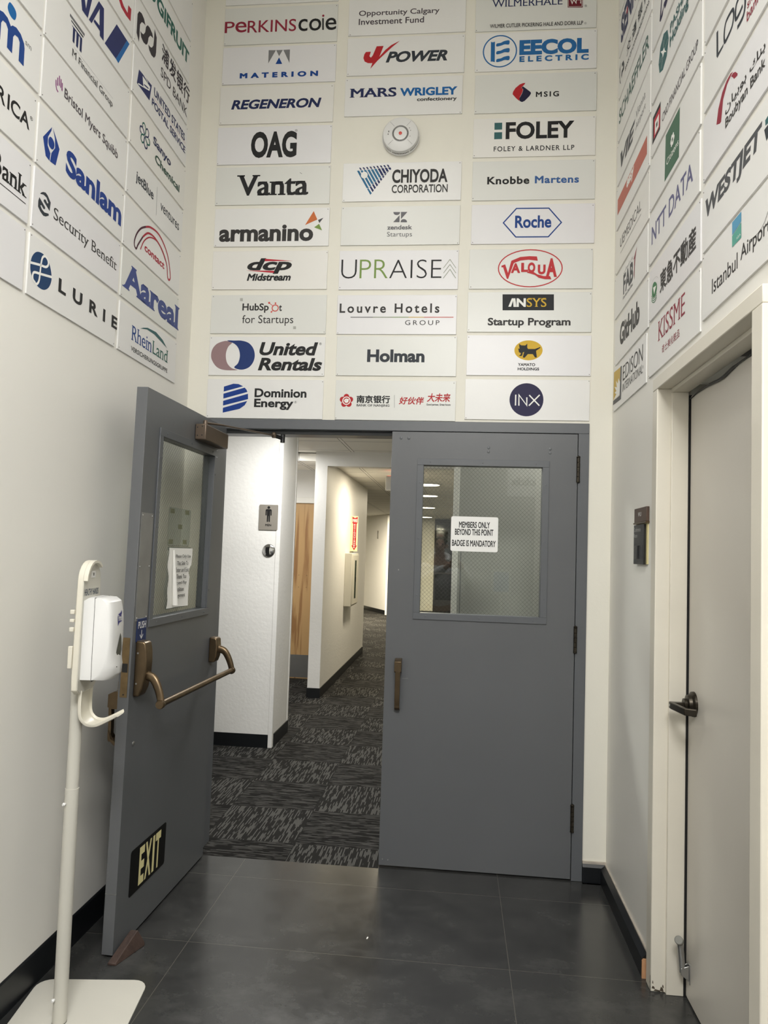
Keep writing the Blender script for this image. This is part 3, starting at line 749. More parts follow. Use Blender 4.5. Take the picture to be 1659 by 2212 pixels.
e = MB().add([(-0.206, -0.672, 0.0004), (-0.202, -0.670, 0.0004), (-0.199, -0.662, 0.002), (-0.202, -0.660, 0.004), (-0.205, -0.665, 0.003)], [(0, 1, 2, 3, 4)]).build('paper_scrap', 'paper'); e.location = (0, 0, 0)
tag(e, 'tiny white scrap of paper on the dark tiles before the doors', 'scrap')

# ------------------------------------------------------------------ hand sanitizer stand
MWS = Matrix.Translation((-1.107, -1.33, 0)) @ Matrix.Rotation(R(8), 4, 'Z')
s0 = empty('sanitizer_stand', mw=MWS); tag(s0, 'ivory floor stand with white hand sanitizer dispenser by the left wall', 'sanitizer stand')
MB().prism(rrect(-0.158, 0.217, -0.20, 0.231, 0.05), 0.0, 0.006, 'z').build('base', 'ivory2', s0, bevel=0.0015)
p = MB().lathe([(0.0215, 0.006), (0.0215, 0.735)], (0, 0, 0), (0, 0, 1), 32).lathe([(0.0195, 0.735), (0.0195, 1.35)], (0, 0, 0), (0, 0, 1), 32).build('pole', 'ivory2', s0, smooth=True)
dots('screw', 'white', p, [(-0.012, -0.019, 0.085), (-0.012, -0.019, 0.69)], [(0.004, 0), (0.006, 0.006), (0.004, 0.01)], (-0.5, -0.8, 0), 12)
MB().lathe([(0.0222, 0.006), (0.0222, 0.008)], (0, 0, 0), (0, 0, 1), 32).build('foot_ring', 'grille', p)
bd = []
for k in range(13):
    a = math.pi * k / 12; bd.append((0.078 * math.cos(a), 1.405 + 0.065 * math.sin(a)))
out = bd + [(-0.084, 1.25), (-0.088, 1.10), (-0.085, 1.06), (-0.06, 1.045), (0.06, 1.045), (0.085, 1.06), (0.088, 1.10), (0.084, 1.25)]
bb = MB().prism(out, 0.009, 0.028, 'x').build('board', 'ivory', s0, bevel=0.003)
inn = [(y * 0.965, 1.25 + (z - 1.25) * 0.985) for y, z in out]
MB().prism(inn, 0.0275, 0.0288, 'x').build('board_face', 'ivory2', bb)
# lip over the top of the board
n = 13
lip = MB(); a_ = bd; b_ = [(y * 0.90, 1.40 + (z - 1.40) * 0.88) for y, z in bd]
vs = [(0.028, y, z) for y, z in a_] + [(0.041, y, z) for y, z in a_] + [(0.041, y, z) for y, z in b_] + [(0.0288, y, z) for y, z in b_]
lip.add(vs, [(i + q * n, i + 1 + q * n, i + 1 + (q + 1) * n, i + (q + 1) * n) for q in range(3) for i in range(3, n - 1)] + [(3, 3 + n, 3 + 2 * n, 3 + 3 * n), (12, 12 + 3 * n, 12 + 2 * n, 12 + n)]).build('top_lip', 'ivory', bb, smooth=True)
mb = MB()
def face_x(mb, x, s_, y0, z0, w_, h_, **o):
    t = MB(); put_text(t, s_, y0, z0, w_, h_, 0, **o); mb.add([(x, v[0], v[2]) for v in t.v], t.f)
face_x(mb, 0.0292, 'HEALTHY HANDS', -0.066, 1.357, 0.124, 0.021, b=0.012)
mb.build('lettering', 'slab' if False else mat('dark_teal_ink', lin((52, 66, 84)), 0.5), bb)
tg = MB().box(0.0285, 0.0297, -0.012, 0.022, 1.413, 1.435).build('tag_plate', 'white', bb)
mb = MB(); face_x(mb, 0.0302, 'BV', -0.001, 1.419, 0.012, 0.01, b=0.01); mb.build('lettering', 'black', tg)
for z, h in ((1.30, .014), (1.275, .01), (1.245, .014), (1.13, .07)): MB().box(-0.004, 0.009, -0.092, -0.078, z, z + h).build('clip', 'ivory', bb, bevel=0.002)
# dispenser: moulded body with a seam, tapered nose and sight window
prof = [(0.0285, 1.09), (0.0285, 1.343), (0.045, 1.353), (0.088, 1.350), (0.103, 1.338), (0.110, 1.308), (0.1135, 1.265), (0.1145, 1.215), (0.112, 1.175), (0.104, 1.135), (0.088, 1.106), (0.066, 1.090)]
W_ = 0.067


def bulge(y, z):
    """how far the moulded front stands out from the side outline"""
    return (0.011 + 0.52 * max(0.0, 1.165 - z)) * (1 - abs(y / W_) ** 4)


def nose(z, y=0.0):
    for (xa, za), (xb, zb) in zip(prof[3:], prof[4:]):
        if zb <= z <= za: return xa + (xb - xa) * (za - z) / (za - zb) + bulge(y, z)
    return 0.11


dp = MB(); n = len(prof); L = ((-1.0, 0.93), (-0.985, 0.97), (-0.94, 0.99), (-0.8, 1.0), (-0.5, 1.0), (0, 1.0), (0.5, 1.0), (0.8, 1.0), (0.94, 0.99), (0.985, 0.97), (1.0, 0.93))
vs = []
for sy, sc in L:
    for k, (x, z) in enumerate(prof):
        f = min(1.0, max(0.0, (x - 0.05) / 0.05)) if z > 1.13 else (1.0 if x > 0.06 else 0.0)
        vs.append((0.0285 + (x - 0.0285) * sc + bulge(sy * W_, z) * f, sy * W_, 1.22 + (z - 1.22) * (0.985 + 0.015 * (abs(sy) < .9))))
fs = [tuple(range(n))[::-1], tuple(range((len(L) - 1) * n, len(L) * n))]
for j in range(len(L) - 1):
    for i in range(n): i2 = (i + 1) % n; fs.append((j * n + i, j * n + i2, (j + 1) * n + i2, (j + 1) * n + i))
db = dp.add(vs, fs).build('dispenser', 'white', s0, smooth=True)
db['label'] = 'glossy white plastic dispenser'
MB().box(0.0625, 0.0640, -0.0673, 0.0673, 1.0862, 1.352).build('seam', 'grille', db)
dr = [(0.0, 1.235), (-0.008, 1.222), (-0.016, 1.2), (-0.022, 1.18), (-0.021, 1.165), (-0.012, 1.155), (0.0, 1.152), (0.012, 1.155), (0.021, 1.165), (0.022, 1.18), (0.016, 1.2), (0.008, 1.222)]
wn = MB(); wn.add([(nose(z, y + .006) + 0.0009, y * 1.15 + 0.006, z) for y, z in dr], [tuple(range(len(dr)))]).build('sight_window', mat('smoky_window', (0.12, 0.12, 0.1), 0.15), db)
lg = MB(); q = [(-0.021, 1.29), (-0.012, 1.298), (0.008, 1.301), (0.021, 1.309), (0.021, 1.278), (0.015, 1.272), (-0.008, 1.27), (-0.021, 1.26)]
lo = lg.add([(nose(z, y) + 0.0009, y, z) for y, z in q], [tuple(range(8))]).build('logo_patch', mat('deep_blue_patch', lin((44, 44, 120)), 0.4), db)
mb = MB(); t = MB(); put_text(t, 'Purell', -0.017, 1.275, 0.034, 0.02, 0, b=0.02)
mb.add([(nose(v[2], v[0]) + 0.0015, v[0], v[2]) for v in t.v], t.f).build('lettering', 'white', lo)
MB().lathe([(0.002, 0), (0.002, 0.001)], (nose(1.13, -0.028), -0.028, 1.13), (1, -0.4, 0), 8).build('sensor_dot', 'grille', db)
# drip tray: a scoop curving out under the dispenser
cv = crom([(0.022, 1.055), (0.021, 1.0), (0.026, 0.965), (0.046, 0.944), (0.075, 0.94), (0.105, 0.952), (0.142, 0.972)], n=6)
tr = MB(); vs = []
m = len(cv)
for i, p in enumerate(cv):
    t = (cv[min(i + 1, m - 1)] - cv[max(i - 1, 0)]).normalized(); nn = Vector((-t.y, t.x))
    th = 0.004 * (1 - 0.8 * i / (m - 1)) + .0006; wd = 0.05 * (1 - 0.15 * (i / (m - 1)) ** 2)
    for y, lift in ((-wd, 0.010), (-wd * .93, 0.003), (-wd * .6, 0.0), (wd * .6, 0.0), (wd * .93, 0.003), (wd, 0.010)):
        vs.append((p.x + nn.x * lift, y, p.y + nn.y * lift))
    for y, lift in ((wd, 0.010), (wd * .93, 0.003), (wd * .6, 0.0), (-wd * .6, 0.0), (-wd * .93, 0.003), (-wd, 0.010)):
        vs.append((p.x + nn.x * (lift - th), y, p.y + nn.y * (lift - th)))
fs = [tuple(range(12)), tuple(range((m - 1) * 12, m * 12))[::-1]]
for i in range(m - 1):
    for k in range(12): k2 = (k + 1) % 12; fs.append((i * 12 + k, i * 12 + k2, (i + 1) * 12 + k2, (i + 1) * 12 + k))
tr.add(vs, fs).build('drip_tray', 'ivory', s0, smooth=True)

# ------------------------------------------------------------------ smoke detector on the back wall
e = empty('smoke_detector', (-0.233, YB, 3.66)); tag(e, 'round white smoke detector with red centre between two sign panels', 'smoke detector')
bo = MB().lathe([(0.094, 0), (0.096, 0.008), (0.096, 0.014), (0.092, 0.016), (0.092, 0.036), (0.089, 0.042), (0.083, 0.045), (0.045, 0.0495), (0.0455, 0.049), (0.02, 0.051)], (0, 0, 0), (0, -1, 0), 72).build('housing', 'white', e, smooth=True)
g = MB()
for k in range(72):
    a = 2 * math.pi * k / 72 + 0.01
    if k % 12 == 0: continue
    c, s_ = math.cos(a), math.sin(a); tx, tz = -s_ * 0.0021, c * 0.0021
    g.add([(0.0925 * c + tx, -0.018, 0.0925 * s_ + tz), (0.0925 * c - tx, -0.018, 0.0925 * s_ - tz), (0.0912 * c - tx, -0.0385, 0.0912 * s_ - tz), (0.0912 * c + tx, -0.0385, 0.0912 * s_ + tz)], [(0, 1, 2, 3)])
g.build('side_vents', 'grille', bo, recalc=False)
g = MB()
for k in range(72):
    a = 2 * math.pi * k / 72; c, s_ = math.cos(a), math.sin(a); tx, tz = -s_ * 0.0011, c * 0.0011
    g.add([(0.0335 * c + tx, -0.0506, 0.0335 * s_ + tz), (0.0335 * c - tx, -0.0506, 0.0335 * s_ - tz), (0.0425 * c - tx, -0.0502, 0.0425 * s_ - tz), (0.0425 * c + tx, -0.0502, 0.0425 * s_ + tz)], [(0, 1, 2, 3)])
g.build('front_vents', 'grille', bo, recalc=False)
g = MB()
for a in (52, 130, 222, 318):
    c, s_ = math.cos(R(a)), math.sin(R(a)); tx, tz = -s_ * 0.0005, c * 0.0005
    g.add([(0.049 * c + tx, -0.0495, 0.049 * s_ + tz), (0.049 * c - tx, -0.0495, 0.049 * s_ - tz), (0.083 * c - tx, -0.0455, 0.083 * s_ - tz), (0.083 * c + tx, -0.0455, 0.083 * s_ + tz)], [(0, 1, 2, 3)])
for x, z, w_, h_ in ((-0.062, 0.008, .004, .008), (-0.065, -0.004, .004, .005), (0.044, 0.026, .003, .004), (0.05, 0.013, .003, .004), (0.048, -0.017, .003, .004)):
    g.box(x, x + w_, -0.0488, -0.0470, z, z + h_)
g.build('panel_lines', 'grille', bo, recalc=False)
MB().lathe([(0.0085, 0.0505), (0.0085, 0.0525), (0.006, 0.0535)], (0, 0, 0), (0, -1, 0), 24).build('indicator', mat('red_lens', lin((205, 70, 60)), 0.3), e, smooth=True)

# ------------------------------------------------------------------ room sign on the right wall
e = empty('room_sign', (XR, -0.51, 1.512)); tag(e, 'black and brown Conference Room sign on the right wall beside the white door', 'sign')
c1 = MB().box(-0.012, 0, -0.192, 0, 0.17, 0.228).build('name_holder', 'brownplate', e, bevel=0.002)
def face_mx(mb, x, s_, y0, z0, w_, h_, mi=0, **o):
    t = MB(); put_text(t, s_, 0, z0, w_, h_, 0, **o); mb.add([(x, y0 - v[0], v[2]) for v in t.v], t.f, mi)
mb = MB(); face_mx(mb, -0.0126, 'W', -0.066, 0.193, 0.026, 0.017, b=0.02); face_mx(mb, -0.0126, 'U', -0.096, 0.193, 0.02, 0.017, b=0.02); mb.build('lettering', 'white', c1)
MB().box(-0.015, 0, -0.194, 0.002, 0.163, 0.170).build('ledge', 'bronze', e)
MB().box(-0.004, 0, -0.184, -0.004, 0.002, 0.163).build('back_plate', 'amber', e)
c2 = MB().box(-0.014, -0.004, -0.162, -0.004, 0.0, 0.160).build('slider_panel', 'black', e, bevel=0.001)
MB().box(-0.0148, -0.014, -0.145, -0.012, 0.022, 0.076).build('slider_window', mat('slider_black', (0.02, 0.021, 0.022), 0.25), c2)
MB().box(-0.019, -0.0148, -0.085, -0.074, 0.022, 0.076).build('slider_knob', 'black', c2)
mb = MB(); face_mx(mb, -0.0146, 'Conference', -0.012, 0.132, 0.104, 0.017); face_mx(mb, -0.0146, 'Room', -0.012, 0.108, 0.052, 0.016); mb.build('lettering', mat('grey_ink', (0.42, 0.42, 0.4), 0.5), c2)

# ------------------------------------------------------------------ in the hallway
e = empty('restroom_sign', (-1.432, 1.94, 1.672)); tag(e, 'taupe MEN restroom sign with a black figure on the white wall', 'sign')
MB().prism(rrect(0, 0.150, 0, 0.198, 0.008), -0.006, -0.0005, 'y').build('plate', 'greyplate', e)
mb = MB()
put_ell(mb, 0.075, 0.176, 0.0105, 0.0105, 0, 0.0066, n=20)
put_poly(mb, [(0.058, 0.163), (0.092, 0.163), (0.099, 0.156), (0.0995, 0.115), (0.094, 0.112), (0.0905, 0.115), (0.0895, 0.149), (0.0875, 0.149), (0.0875, 0.066), (0.0825, 0.062), (0.0775, 0.066), (0.076, 0.11), (0.074, 0.11), (0.0725, 0.066), (0.0675, 0.062), (0.0625, 0.066), (0.0625, 0.149), (0.0605, 0.149), (0.0595, 0.115), (0.056, 0.112), (0.0505, 0.115), (0.051, 0.156)], 0.0066)
mb.build('pictogram', 'black', e)
mb = MB(); put_text(mb, 'MEN', 0.052, 0.03, 0.047, 0.017, 0.0066, b=0.02); mb.build('lettering', 'black', e)
e = empty('wall_hook_cap', (-1.345, 1.94, 1.513)); tag(e, 'round polished chrome cap below the restroom sign', 'door bumper')
MB().lathe([(0.048, 0), (0.048, 0.006), (0.044, 0.010), (0.03, 0.016), (0.012, 0.0195), (0.001, 0.02)], (0, 0, 0), (0, -1, 0), 48).build('dome', 'chrome', e, smooth=True)
MB().lathe([(0.0495, 0), (0.0495, 0.003)], (0, 0, 0), (0, -1, 0), 48).build('ring', 'dbronze', e)
e = empty('fire_extinguisher_sign', (-1.262, 5.72, 1.53)); tag(e, 'red arrow FIRE EXTINGUISHER sign jutting from the corridor wall', 'sign')
MB().box(0.0, 0.014, 0.0, 0.35, 0, 0.455).box(0.014, 0.098, 0.0, 0.006, 0, 0.455).build('plate', mat('cream_plate', (0.82, 0.68, 0.42), 0.4), e)
mb = MB(); put_poly(mb, [(0.022, 0.448), (0.056, 0.43), (0.092, 0.448), (0.092, 0.37), (0.079, 0.352), (0.079, 0.075), (0.094, 0.075), (0.056, 0.01), (0.02, 0.075), (0.035, 0.075), (0.035, 0.352), (0.022, 0.37)], 0.001)
ar = mb.build('arrow', mat('signal_red', lin((170, 20, 28)), 0.4), e)
mb = MB(); put_text(mb, 'FIRE', 0.026, 0.377, 0.063, 0.04, 0.002, b=0.02)
for k, c in enumerate('EXTINGUISHER'): put_text(mb, c, 0.052 if c == 'I' else 0.046, 0.333 - k * 0.0265, 0.006 if c == 'I' else 0.02, 0.019, 0.002, b=0.02)
mb.build('lettering', 'white', ar)
e = empty('extinguisher_cabinet', (-1.262, 5.34, 0.845)); tag(e, 'white extinguisher cabinet on the corridor wall under the red arrow sign', 'cabinet')
MB().box(0, 0.094, 0, 0.55, 0, 0.66).build('body', 'ivory', e, bevel=0.006)
c1 = MB().box(0.094, 0.105, 0.02, 0.53, 0.02, 0.64).build('door', 'ivory', e, bevel=0.004)
MB().box(0.1045, 0.1065, 0.17, 0.3, 0.09, 0.57).build('window', 'darkglass', c1)
MB().box(0.105, 0.112, 0.24, 0.27, 0.3, 0.36).build('latch', 'black', c1)
e = empty('light_switch', (-2.35, 15.82, 2.0)); e.rotation_euler.z = math.atan2(dv.y, dv.x) - math.pi
e.location = (-1.9, 14.3 + (1.9 - 1.566) * dv.y / -dv.x, 1.98) ; tag(e, 'small white plate high on the far white wall', 'wall plate')
MB().box(-0.05, 0.05, -0.0, 0.03, -0.11, 0.11).build('plate', 'trim', e, bevel=0.004)
e = empty('exit_light', (-0.56, 4.75, 2.245)); tag(e, 'white ceiling exit light glowing red above the corridor', 'exit light')
MB().box(-0.165, 0.165, -0.03, 0.03, 0, 0.17).build('housing', 'white', e, bevel=0.012, seg=3)
MB().box(-0.05, 0.05, -0.02, 0.02, 0.17, 0.235).build('mount', 'white', e)
mb = MB(); t = MB(); put_text(t, 'EXIT', -0.1, 0.035, 0.2, 0.1, 0.0306, b=0.02); mb.add([(-v[0], -v[1], v[2]) for v in t.v], t.f).build('lettering', 'redglow', e)
MB().box(-0.15, 0.15, -0.022, 0.022, 0.1702, 0.1712).build('top_glow_strip', 'redglow', e)
proto = None
for k, (x, y, d) in enumerate(((-0.30, 6.35, 'first'), (-0.37, 8.25, 'second'), (-0.50, 11.3, 'third'), (-0.68, 15.2, 'farthest'))):
    if proto is None:
        e = proto = empty('recessed_light', (x, y, 2.48))
        MB().lathe([(0.19, -0.006), (0.17, -0.01), (0.165, -0.002)], (0, 0, 0), (0, 0, 1), 28).build('trim_ring', 'white', e)
        MB().lathe([(0.162, -0.004), (0.155, -0.009)], (0, 0, 0), (0, 0, 1), 28).build('lens', 'lamp', e)
    else:
        e = proto.copy(); COL.objects.link(e); e.location = (x, y, 2.48)
        for c in list(proto.children):
            c2 = c.copy(); COL.objects.link(c2); c2.parent = e
    tag(e, ('%s lit round ceiling light along the corridor, counted from the doors' % d), 'ceiling light', 'recessed corridor lights')
SIGNS = {
 'b1_0': ('b', -0.892, 4.296, [
  ('T', 'P', 'crim', -303.7, -34.1, 53.9, 62.6, {'b': 0.004}),
  ('T', 'e', 'crim', -245.7, -33.9, 61.6, 59.8, {'b': 0.004}),
  ('T', 'RKINS', 'crim', -178.6, -38.1, 262.9, 67.5, {'b': 0.004}),
  ('T', 'co', 'black', 96.0, -40.6, 122.3, 67.2, {'b': 0.004}),
  ('P','black',[(222.1,26.5),(230.8,26.1),(233.3,-38.3),(224.5,-38.0)],0),
  ('E','crim',227.3,39.4,6.2,6.4,0),
  ('T', 'e', 'black', 240.8, -40.4, 58.5, 67.0, {'b': 0.004}),
 ]),
 'b1_1': ('b', -0.893, 4.078, [
  ('P','gray',[(-57.8,80.5),(-18.8,79.0),(-57.3,7.5)],0),
  ('P','gray',[(-17.2,79.0),(18.6,78.7),(-0.2,45.1)],0),
  ('P','gray',[(21.2,78.6),(56.8,79.8),(57.2,6.1)],0),
  ('P','blue',[(0.0,38.2),(18.1,2.2),(-17.7,2.4)],0),
  ('T', 'MATERION', 'blue', -208.7, -70.5, 420.9, 29.5, {'b': 0.04, 's': 1.75}),
 ]),
 'b1_2': ('b', -0.898, 3.860, [
  ('T', 'REGENERON', 'navy', -242.7, -22.1, 483.8, 52.4, {'b': 0.026, 'i': 0.22}),
 ]),
 'b1_3': ('b', -0.901, 3.640, [
  ('T', 'OAG', 'black', -123.1, -69.0, 245.0, 143.3, {'b': 0.03}),
  ('T', '®', 'black', 109.2, 68.6, 13.9, 13.0, {}),
 ]),
 'b1_4': ('b', -0.900, 3.422, [
  ('T', 'Vanta', 'black', -191.1, -53.6, 383.0, 111.3, {'b': 0.004, 'bx': 0.04, 'serif': 1}),
  ('S','black',0.8,[(143.4,66.1),(154.9,59.2)],0,0),
 ]),
 'b1_5': ('b', -0.896, 3.198, [
  ('T', 'armanino', 'soot', -278.0, -76.0, 500.6, 89.3, {'b': 0.026}),
  ('P','orange',[(220.7,83.1),(241.3,38.1),(177.7,9.0)],0),
  ('P','slate',[(245.2,35.4),(273.3,47.0),(252.8,18.9)],0),
  ('P','olive',[(251.4,14.6),(268.8,-19.9),(226.2,-3.6)],0),
 ]),
 'b1_6': ('b', -0.897, 2.970, [
  ('T', 'dcp', 'black', -119.0, -20.0, 236.8, 83.3, {'b': 0.026, 'i': 0.25}),
  ('P','red',[(-25.0,60.2),(123.2,47.6),(-26.7,47.7)],0),
  ('P','red',[(-124.5,-1.2),(25.6,-3.8),(23.9,-15.2)],0),
  ('T', 'Midstream', 'black', -118.0, -56.9, 232.8, 38.6, {'b': 0.026, 'i': 0.22}),
 ]),
 'b1_7': ('b', -0.894, 2.737, [
  ('T', 'HubSp', 'soot', -137.9, 7.7, 139.9, 49.8, {'b': 0.018}),
  ('T', 't', 'soot', 56.2, 16.3, 15.1, 33.5, {'b': 0.018}),
  ('E','coral',36.2,32.5,16.2,16.2,2.4),
  ('S','coral',1.4,[(26.6,41.1),(3.1,59.6)],0,0),
  ('S','coral',1.4,[(37.2,47.6),(36.7,57.9)],0,0),
  ('S','coral',1.4,[(25.8,21.2),(17.0,12.0)],0,0),
  ('E','coral',3.1,59.6,5.4,5.4,0),
  ('E','coral',36.7,57.9,4.3,4.3,0),
  ('E','coral',17.0,12.0,4.3,4.3,0),
  ('T', 'for Startups', 'soot', -136.0, -60.9, 269.9, 55.6, {}),
  ('P','tape',[(-152.2,84.8),(-137.5,84.8),(-136.8,69.1),(-151.5,69.1)],0),
  ('P','tape',[(134.5,-63.4),(149.6,-63.3),(150.2,-78.4),(135.1,-78.4)],0),
 ]),
 'b1_8': ('b', -0.893, 2.517, [
  ('P','mauve',[(-186.4,67.8),(-204.7,48.8),(-215.2,16.3),(-213.7,-16.0),(-203.2,-42.9),(-180.4,-64.3),(-150.0,-73.8),(-218.2,-74.3),(-259.9,-59.5),(-286.1,-27.3),(-294.5,0.8),(-289.0,34.9),(-265.6,63.7),(-225.2,78.4),(-200.5,75.8)],1),
  ('P','royal',[(-211.6,80.6),(-173.4,80.8),(-135.1,80.4),(-96.5,68.1),(-70.8,38.6),(-62.1,1.0),(-70.3,-34.0),(-93.5,-61.0),(-131.1,-72.0),(-168.1,-60.4),(-149.0,-37.2),(-140.8,0.5),(-149.6,38.2),(-172.6,64.0)],1),
  ('T', 'United', 'black', -38.2, 3.6, 306.3, 69.6, {'b': 0.026, 'i': 0.22}),
  ('T', 'Rentals', 'black', -42.8, -75.4, 335.3, 66.7, {'b': 0.026, 'i': 0.22}),
  ('T', '®', 'black', 273.5, 58.8, 12.3, 13.3, {}),
 ]),
 'b1_9': ('b', -0.894, 2.294, [
  ('P','royal2',[(-217.2,62.0),(-167.7,77.5),(-140.5,76.1),(-115.5,64.6),(-217.6,35.7)],0),
  ('P','royal2',[(-218.2,24.9),(-107.1,57.7),(-96.9,47.1),(-91.5,35.4),(-217.5,-0.8)],0),
  ('P','royal2',[(-218.1,-12.6),(-88.3,25.8),(-86.6,-2.0),(-217.5,-37.2)],0),
  ('P','royal2',[(-217.5,-49.0),(-90.5,-11.6),(-103.0,-34.2),(-129.3,-53.2),(-217.4,-74.1)],0),
  ('T', 'Dominion', 'black', -53.3, 8.0, 271.5, 46.3, {'b': 0.022}),
  ('T', 'Energy', 'black', -53.5, -56.2, 205.7, 56.9, {'b': 0.022}),
  ('T', '®', 'gray', 157.1, -20.3, 11.7, 11.7, {}),
 ]),
 'b1_t': ('b', -0.892, 4.517, [
 ]),
 'b2_0': ('b', -0.223, 4.321, [
  ('T', 'Opportunity Calgary', 'plum', -252.2, -3.8, 421.2, 37.7, {'b': 0.01}),
  ('T', 'Investment Fund', 'plum', -251.7, -44.4, 341.6, 33.5, {'b': 0.01}),
 ]),
 'b2_1': ('b', -0.224, 4.104, [
  ('T', 'POWER', 'slate2', -102.2, -37.0, 319.6, 59.6, {'b': 0.028, 'i': 0.3}),
  ('P','red2',[(-151.9,53.4),(-115.6,54.1),(-135.9,-3.4),(-105.8,31.9),(-76.4,56.7),(-30.9,79.4),(-71.0,46.1),(-105.2,13.6),(-144.3,-23.9),(-163.7,-46.6),(-181.6,-67.8),(-171.6,-37.0),(-194.3,-36.2),(-212.3,-26.7),(-219.6,-8.2),(-215.2,12.5),(-207.5,24.8),(-181.2,25.3),(-188.0,1.1),(-180.2,-7.0),(-170.5,5.6)],0),
 ]),
 'b2_2': ('b', -0.229, 3.885, [
  ('T', 'MARS', 'navy', -279.5, -1.3, 244.4, 49.2, {'b': 0.008, 'bx': 0.03, 'serif': 1}),
  ('T', 'WRIGLEY', 'azure', -17.4, -1.1, 296.2, 44.2, {'b': 0.028}),
  ('T', 'confectionery', 'black', 72.2, -35.2, 204.3, 24.6, {'b': 0.018}),
 ]),
 'b2_3': ('b', -0.223, 3.430, [
  ('P','teal2',[(-233.6,61.4),(-221.6,62.2),(-167.9,-31.9),(-179.9,-31.7)],0),
  ('P','teal2',[(-177.8,-34.8),(-169.8,-32.9),(-152.4,-58.7),(-159.1,-67.7)],0),
  ('P','teal2',[(-215.6,62.9),(-203.6,63.7),(-155.3,-21.1),(-167.3,-20.8)],0),
  ('P','navy2',[(-165.2,-23.9),(-157.3,-22.0),(-141.9,-44.2),(-148.6,-53.3)],0),
  ('P','navy2',[(-223.1,77.4),(-215.1,77.7),(-207.7,65.8),(-214.7,65.4)],0),
  ('P','teal2',[(-197.6,64.4),(-185.6,65.2),(-142.7,-10.2),(-154.7,-10.0)],0),
  ('P','navy2',[(-152.6,-13.1),(-144.7,-11.2),(-131.4,-29.8),(-138.1,-38.8)],0),
  ('P','navy2',[(-205.1,78.9),(-197.1,79.3),(-189.7,67.3),(-196.7,67.0)],0),
  ('P','teal2',[(-179.6,65.9),(-167.6,66.7),(-130.1,0.6),(-142.1,0.8)],0),
  ('P','navy2',[(-140.0,-2.3),(-132.1,-0.4),(-120.9,-15.4),(-127.6,-24.4)],0),
  ('P','navy2',[(-187.1,80.4),(-179.1,80.8),(-171.7,68.8),(-178.7,68.5)],0),
  ('P','teal2',[(-161.6,67.5),(-149.7,68.2),(-117.6,11.4),(-129.5,11.7)],0),
  ('P','navy2',[(-127.4,8.6),(-119.5,10.4),(-110.4,-0.9),(-117.1,-10.0)],0),
  ('P','navy2',[(-169.1,81.9),(-161.1,82.3),(-153.7,70.4),(-160.7,70.0)],0),
  ('P','teal2',[(-143.7,69.0),(-131.7,69.8),(-105.0,22.3),(-117.0,22.5)],0),
  ('P','navy2',[(-114.9,19.4),(-106.9,21.3),(-99.9,13.5),(-106.6,4.4)],0),
  ('P','navy2',[(-151.2,83.5),(-143.2,83.8),(-135.8,71.9),(-142.8,71.5)],0),
  ('P','navy2',[(-125.7,70.5),(-113.8,71.3),(-92.4,33.1),(-104.4,33.3)],0),
  ('P','navy2',[(-102.3,30.2),(-94.4,32.1),(-89.4,27.9),(-96.1,18.9)],0),
  ('P','navy2',[(-133.2,85.0),(-125.2,85.3),(-117.8,73.4),(-124.8,73.0)],0),
  ('P','navy2',[(-107.8,72.0),(-95.9,72.8),(-79.9,43.9),(-91.8,44.1)],0),
  ('P','navy2',[(-89.7,41.0),(-81.8,42.9),(-78.9,42.3),(-85.6,33.3)],0),
  ('P','navy2',[(-115.3,86.5),(-107.3,86.8),(-99.9,74.9),(-106.9,74.6)],0),
  ('P','navy2',[(-89.9,73.5),(-78.0,74.3),(-67.3,54.7),(-79.3,54.9)],0),
  ('P','navy2',[(-77.2,51.8),(-69.3,53.7),(-68.4,56.8),(-75.1,47.7)],0),
  ('P','navy2',[(-97.4,88.0),(-89.4,88.3),(-82.0,76.4),(-89.0,76.1)],0),
  ('P','navy2',[(-72.0,75.0),(-60.1,75.8),(-54.7,65.5),(-66.7,65.7)],0),
  ('P','navy2',[(-64.6,62.6),(-56.7,64.5),(-58.0,71.2),(-64.6,62.1)],0),
  ('P','navy2',[(-79.5,89.5),(-71.5,89.8),(-64.1,77.9),(-71.1,77.6)],0),
  ('E','panel',-194.2,37.5,17.5,17.9,0),
  ('T', 'CHIYODA', 'soot', -49.2, -7.8, 283.9, 71.6, {'b': 0.02}),
  ('T', 'CORPORATION', 'soot', -49.0, -60.4, 285.6, 42.5, {'b': 0.008}),
 ]),
 'b2_4': ('b', -0.224, 3.199, [
  ('P','gray2',[(-36.6,71.0),(-1.3,70.4),(-3.1,61.9),(-9.8,56.0),(-18.2,54.5),(-27.2,56.3),(-33.7,62.3)],0),
  ('P','gray2',[(-3.9,53.8),(-2.7,17.1),(-35.5,17.6)],0),
  ('P','gray2',[(2.9,70.9),(36.1,70.4),(4.1,33.2)],0),
  ('P','gray2',[(2.0,16.5),(4.4,25.7),(10.5,31.5),(18.9,33.0),(27.4,30.7),(33.9,24.7),(36.2,16.1)],0),
  ('T', 'zendesk', 'gray2', -65.7, -21.6, 129.0, 23.1, {'b': 0.018}),
  ('T', 'Startups', 'gray2', -65.5, -65.6, 128.4, 32.2, {'b': -0.004}),
 ]),
 'b2_5': ('b', -0.226, 2.967, [
  ('T', 'U', 'black', -293.7, -44.1, 80.4, 99.5, {'b': -0.018}),
  ('T', 'PR', 'olive', -198.0, -43.2, 145.4, 97.6, {'b': -0.014}),
  ('T', 'AISE', 'black', -44.7, -44.4, 265.5, 97.0, {'b': -0.018}),
  ('S','olive2',1.0,[(230.0,8.0),(261.9,52.3),(293.1,7.5)],0,0),
  ('S','olive2',1.0,[(230.7,-18.6),(262.6,26.3),(293.8,-19.0)],0,0),
  ('S','olive2',1.0,[(230.4,-45.1),(263.3,0.8),(293.5,-45.4)],0,0),
 ]),
 'b2_6': ('b', -0.228, 2.735, [
